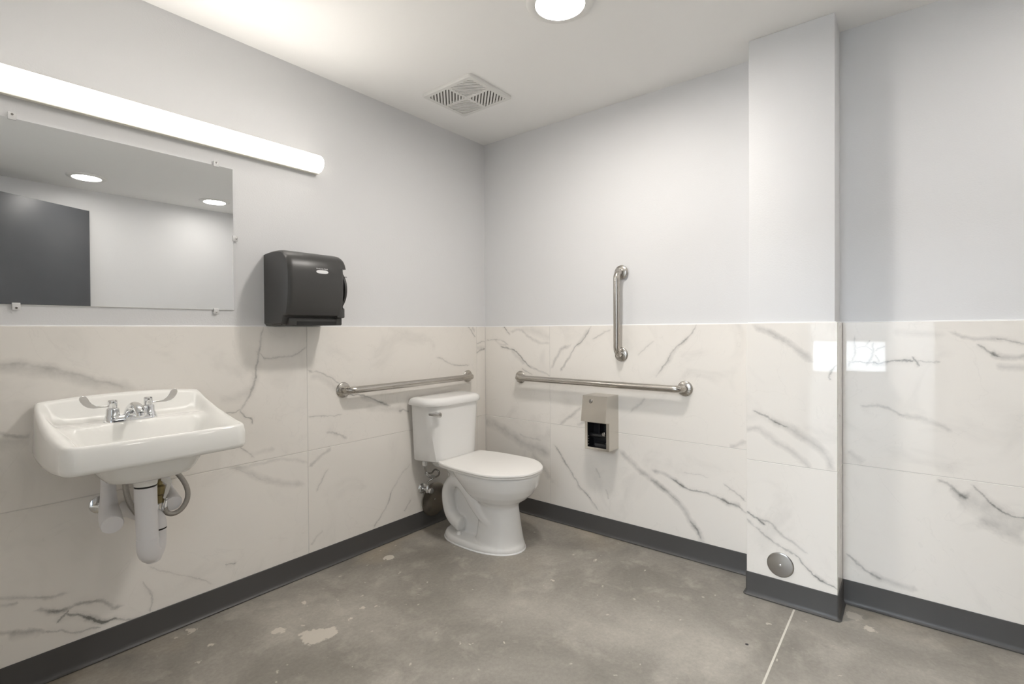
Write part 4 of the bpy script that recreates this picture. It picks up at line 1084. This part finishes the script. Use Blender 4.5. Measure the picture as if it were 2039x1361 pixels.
# ------------------------------------------------------------------ sink
SX = -2.010
sk = thing('wall_sink', (SX, 0.0, 0.68), 'white wall-hung sink below the mirror', 'sink')
SW, SD = 0.2475, 0.462
def lerp_tab(x, tab):
    for (a, fa), (c, fc_) in zip(tab, tab[1:]):
        if a <= x <= c: return fa + (fc_ - fa) * (x - a) / (c - a)
    return tab[0][1] if x < tab[0][0] else tab[-1][1]
def sstep(a, c, x):
    t = min(1.0, max(0.0, (x - a) / (c - a))); return t * t * (3 - 2 * t)
def rim_z(x, y):
    z = lerp_tab(-y, [(0, 0.948), (0.03, 0.944), (0.09, 0.918), (0.187, 0.891), (0.28, 0.873), (0.365, 0.862), (0.47, 0.855)])
    crown = 0.014 * max(0.0, 1 - ((x - SX) / SW) ** 2)
    return z + crown * sstep(0.10, 0.0, -y)
def sink_ring(g, seg=10, per=14):
    base_ = rrect(SX, -SD / 2, SW - g, SD / 2 - g, (0.040 - min(g, 0.02), 0.022 - min(g, 0.012)), 0, seg)
    # subdivide the straight runs
    pts = []
    for i, p in enumerate(base_):
        q_ = base_[(i + 1) % len(base_)]
        ln = math.hypot(q_[0] - p[0], q_[1] - p[1])
        k = per if ln > 0.1 else 1
        for j in range(k):
            pts.append((p[0] + (q_[0] - p[0]) * j / k, p[1] + (q_[1] - p[1]) * j / k))
    out = []
    for x, y in pts:
        t = min(1.0, max(0.0, -y / SD))
        x2 = x + (0.010 * math.sin(PI * t)) * (x - SX) / SW
        y2 = y - 0.012 * max(0.0, 1 - ((x - SX) / SW) ** 2) * sstep(0.5, 1.0, t)
        out.append((x2, y2))
    return out
def basin_z(x, y):
    dl = SW + 0.006 - abs(x - SX); db = -y; df = SD + 0.010 * (1 - ((x - SX) / SW) ** 2) + y
    zp = lerp_tab(-y, [(0.0, 0.874), (0.17, 0.873), (0.44, 0.845)])
    bx, by = 0.214, 0.138
    qx, qy = abs(x - SX) - bx + 0.05, abs(y + 0.308) - by + 0.05
    sd = math.hypot(max(qx, 0), max(qy, 0)) + min(max(qx, qy), 0) - 0.05
    zp -= 0.100 * sstep(0.004, -0.085, sd)
    zr_ = rim_z(x, y)
    k = 1 - sstep(0.014, 0.050, dl) * sstep(0.018, 0.115, db) * sstep(0.014, 0.036, df)
    return zp + (zr_ - zp) * k
bm = bmesh.new()
rings = []
R0 = sink_ring(0.0)
def ringz(g, f): return [(x, y, f(x, y)) for x, y in sink_ring(g)]
rings.append(ringz(0.10, lambda x, y: 0.768))
rings.append(ringz(0.022, lambda x, y: 0.762 + 0.010 * sstep(0.3, 0.46, -y)))
rings.append(ringz(0.008, lambda x, y: 0.765 + 0.010 * sstep(0.3, 0.46, -y)))
rings.append(ringz(0.002, lambda x, y: 0.772 + 0.010 * sstep(0.3, 0.46, -y)))
rings.append(ringz(0.0, lambda x, y: 0.784 + 0.006 * sstep(0.3, 0.46, -y)))
rings.append(ringz(0.001, lambda x, y: 0.83))
rings.append(ringz(0.0035, lambda x, y: rim_z(x, y) - 0.016))
rings.append(ringz(0.0055, lambda x, y: rim_z(x, y) - 0.007))
rings.append(ringz(0.0095, lambda x, y: rim_z(x, y) - 0.0018))
rings.append(ringz(0.0145, rim_z))
start = sink_ring(0.0185)
cxy = (SX, -0.28)
NR = 44
for i in range(NR):
    t = i / NR
    rings.append([(cxy[0] + (x - cxy[0]) * (1 - t), cxy[1] + (y - cxy[1]) * (1 - t), basin_z(cxy[0] + (x - cxy[0]) * (1 - t), cxy[1] + (y - cxy[1]) * (1 - t))) for x, y in start])
loft(bm, rings)
finish(bm, 'basin', 'china_sink', sk, 60)
# bowl underside
bm = bmesh.new()
loft(bm, [rrect(SX - 0.006, -0.275, 0.150, 0.140, 0.06, 0.775), rrect(SX - 0.006, -0.275, 0.138, 0.128, 0.06, 0.752), rrect(SX - 0.006, -0.275, 0.127, 0.116, 0.06, 0.726), rrect(SX - 0.006, -0.275, 0.114, 0.100, 0.06, 0.707), rrect(SX - 0.004, -0.270, 0.088, 0.080, 0.055, 0.696),
          rrect(SX - 0.002, -0.260, 0.056, 0.052, 0.05, 0.688), rrect(SX - 0.002, -0.255, 0.036, 0.036, 0.036, 0.677), rrect(SX - 0.002, -0.255, 0.033, 0.033, 0.033, 0.662)])
finish(bm, 'bowl_underside', 'china_sink', sk, 60)
bm = bmesh.new(); lathe(bm, (SX, -0.285, 0.7735), (0, 0, 1), [(0.022, 0.0), (0.022, 0.003), (0.017, 0.0042), (0.014, 0.002), (0.0, 0.002)], 28); finish(bm, 'drain', 'chrome', sk, 40)
# insulated trap
PX, PY = SX - 0.002, -0.255
bm = bmesh.new(); lathe(bm, (PX, PY, 0.655), (0, 0, 1), [(0.0315, 0.0), (0.0315, 0.009)], 32); finish(bm, 'gasket', 'void', sk, 40)
bm = bmesh.new()
tube(bm, [(PX, PY, 0.656), (PX, PY, 0.62), (PX + 0.002, PY, 0.54), (PX + 0.004, PY, 0.474)], [0.0325, 0.0325, 0.0315, 0.031], 32); finish(bm, 'tailpiece_cover', 'pvc', sk, 50)
bm = bmesh.new()
tp = spline([(PX + 0.004, PY, 0.480), (PX + 0.004, PY + 0.001, 0.452), (PX + 0.010, PY + 0.008, 0.426), (PX + 0.025, PY + 0.030, 0.412), (PX + 0.041, PY + 0.052, 0.426), (PX + 0.047, PY + 0.062, 0.450), (PX + 0.048, PY + 0.064, 0.484)], 6)
tube(bm, tp, [0.0325 - 0.004 * i / (len(tp) - 1) for i in range(len(tp))], 28)
lathe(bm, (PX + 0.024, PY + 0.022, 0.405), (0.12, 0.05, -1), [(0.027, -0.02), (0.026, 0.006), (0.022, 0.016), (0.0, 0.0165)], 24)
finish(bm, 'trap_cover', 'pvc', sk, 50)
WX, WYY = PX + 0.048, PY + 0.064
bm = bmesh.new(); lathe(bm, (WX, WYY, 0.482), (0, 0, 1), [(0.0300, 0.0), (0.0300, 0.004)], 28); finish(bm, 'gasket', 'void', sk, 40)
bm = bmesh.new()
tube(bm, spline([(WX, WYY, 0.485), (WX - 0.001, WYY + 0.004, 0.507), (WX - 0.006, WYY + 0.030, 0.522), (WX - 0.02, WYY + 0.09, 0.526), (WX - 0.04, -0.001, 0.526)], 6), 0.0305, 28)
finish(bm, 'waste_arm_cover', 'pvc', sk, 50)
# two insulated stop valves, their ends pointing out and down
def stop_cover(pts, r):
    bm = bmesh.new()
    path = spline(pts, 6); n = len(path)
    tube(bm, path, [r * (0.80 + 0.40 * sstep(0.25, 0.80, i / (n - 1))) * (0.93 if i == n - 1 else 1.0) for i in range(n)], 28)
    return finish(bm, 'stop_valve_cover', 'pvc', sk, 50)
stop_cover([(-2.078, -0.105, 0.740), (-2.082, -0.115, 0.660), (-2.086, -0.135, 0.590), (-2.090, -0.170, 0.558), (-2.096, -0.222, 0.543)], 0.0265)
stop_cover([(-1.920, -0.090, 0.730), (-1.916, -0.095, 0.660), (-1.911, -0.105, 0.595), (-1.908, -0.135, 0.567), (-1.908, -0.178, 0.553)], 0.0245)
bm = bmesh.new(); lathe(bm, (-2.082, 0.0, 0.560), (0, -1, 0), [(0.032, 0.0), (0.031, 0.003), (0.020, 0.008), (0.010, 0.009)], 28); tube(bm, [(-2.082, -0.005, 0.560), (-2.086, -0.15, 0.572)], 0.009, 12); finish(bm, 'escutcheon', 'chrome', sk, 40)
bm = bmesh.new(); lathe(bm, (-1.905, 0.0, 0.585), (0, -1, 0), [(0.030, 0.0), (0.029, 0.003), (0.020, 0.008), (0.010, 0.009)], 28); tube(bm, [(-1.905, -0.005, 0.585), (-1.905, -0.12, 0.592)], 0.009, 12); finish(bm, 'escutcheon', 'chrome', sk, 40)
# mixing valve with braided hoses
bm = bmesh.new()
lathe(bm, (-1.955, -0.17, 0.565), (0.05, 0, 1), [(0.012, 0.0), (0.017, 0.004), (0.017, 0.03), (0.022, 0.035), (0.022, 0.062), (0.014, 0.068), (0.012, 0.085)], 10)
lathe(bm, (-1.972, -0.17, 0.608), (1, 0, 0), [(0.012, 0.0), (0.015, 0.006), (0.015, 0.03), (0.011, 0.034)], 10)
finish(bm, 'mixing_valve', 'brass', sk, 30)
bm = bmesh.new()
tag_ = [(-1.945, 0.662), (-1.912, 0.640), (-1.925, 0.600), (-1.936, 0.580), (-1.942, 0.583), (-1.930, 0.630), (-1.948, 0.648)]
extrude_poly(bm, tag_, 1, -0.186, -0.183); finish(bm, 'valve_bracket', 'white_plastic', sk, 0)
for xx, zz in ((-1.960, 0.552), (-1.934, 0.560)):
    bm = bmesh.new(); lathe(bm, (xx, -0.175, zz), (-0.1, 0, -1), [(0.0085, -0.02), (0.0085, 0.006), (0.0095, 0.008), (0.0095, 0.024)], 12); finish(bm, 'hose_nut', 'chrome', sk, 30)
def hose(pts):
    bm = bmesh.new(); tube(bm, spline(pts, 8), 0.0088, 14); return finish(bm, 'supply_hose', 'braid', sk, 60)
hose([(-2.050, -0.16, 0.735), (-2.047, -0.165, 0.66), (-2.040, -0.175, 0.60), (-2.022, -0.18, 0.555), (-1.998, -0.18, 0.520), (-1.976, -0.178, 0.505), (-1.962, -0.176, 0.515), (-1.961, -0.175, 0.545)])
hose([(-1.930, -0.10, 0.735), (-1.912, -0.15, 0.690), (-1.884, -0.178, 0.645), (-1.866, -0.185, 0.600), (-1.866, -0.185, 0.560), (-1.884, -0.183, 0.528), (-1.910, -0.18, 0.517), (-1.930, -0.178, 0.528), (-1.935, -0.175, 0.552)])

# ------------------------------------------------------------------ faucet
FX, FY, FZ = SX - 0.012, -0.142, 0.8725
fa = thing('faucet', (FX, FY, FZ), 'chrome two-handle faucet with wrist blades on the sink', 'faucet')
bm = bmesh.new()
loft(bm, [rrect(FX, FY, 0.077, 0.026, 0.025, FZ - 0.002), rrect(FX, FY, 0.077, 0.026, 0.025, FZ + 0.004), rrect(FX, FY, 0.074, 0.023, 0.022, FZ + 0.012), rrect(FX, FY, 0.068, 0.017, 0.016, FZ + 0.019), rrect(FX, FY, 0.06, 0.010, 0.009, FZ + 0.021)])
finish(bm, 'base', 'chrome', fa, 45)
bm = bmesh.new()
sp_ = spline([(FX, FY + 0.004, FZ + 0.012), (FX, FY - 0.006, FZ + 0.032), (FX, FY - 0.030, FZ + 0.047), (FX, FY - 0.065, FZ + 0.050), (FX, FY - 0.095, FZ + 0.042), (FX, FY - 0.106, FZ + 0.030)], 6)
tube(bm, sp_, [0.0235 - 0.011 * (i / (len(sp_) - 1)) ** 0.6 for i in range(len(sp_))], 24)
lathe(bm, (FX, FY - 0.106, FZ + 0.032), (0, -0.3, -1), [(0.0125, 0.0), (0.0125, 0.010), (0.010, 0.012), (0.0, 0.0122)], 20)
finish(bm, 'spout', 'chrome', fa, 50)
for s_ in (-1, 1):
    vx = FX + s_ * 0.051
    bm = bmesh.new(); lathe(bm, (vx, FY, FZ + 0.010), (0, 0, 1), [(0.024, 0.0), (0.022, 0.010), (0.0195, 0.014), (0.0185, 0.032), (0.0165, 0.036), (0.0130, 0.037), (0.0130, 0.041), (0.0135, 0.042), (0.0135, 0.060), (0.0105, 0.064), (0.0, 0.065)], 28)
    vb = finish(bm, 'valve_stem', 'chrome', fa, 35)
    # wrist blade: thin arm that widens and turns up into a rounded paddle
    up = [(0.010, 0.0565), (0.032, 0.0575), (0.046, 0.060), (0.056, 0.067), (0.063, 0.077), (0.068, 0.0885), (0.074, 0.095), (0.082, 0.0965), (0.088, 0.0925), (0.0895, 0.085), (0.0865, 0.075), (0.079, 0.064), (0.068, 0.0555), (0.053, 0.0515), (0.032, 0.0522), (0.010, 0.052)]
    bm = bmesh.new()
    lay = []
    for dy, k in ((-0.0026, 0.86), (-0.0015, 1.0), (0.0015, 1.0), (0.0026, 0.86)):
        cx_ = sum(p[0] for p in up) / len(up); cz_ = sum(p[1] for p in up) / len(up)
        n_ = len(up); ring = []
        for i, p in enumerate(up):
            a = Vector(up[i - 1]); c = Vector(up[(i + 1) % n_]); tn = (c - a).normalized(); nn = Vector((-tn.y, tn.x))
            q_ = Vector(p) + nn * (0.0 if k == 1.0 else -0.0009)
            ring.append((vx + s_ * q_[0], FY - 0.004 - 0.10 * (q_[0] - 0.01) * 0.3 + dy, FZ + q_[1]))
        lay.append(ring)
    loft(bm, lay)
    finish(bm, 'blade_handle', 'chrome', vb, 30)
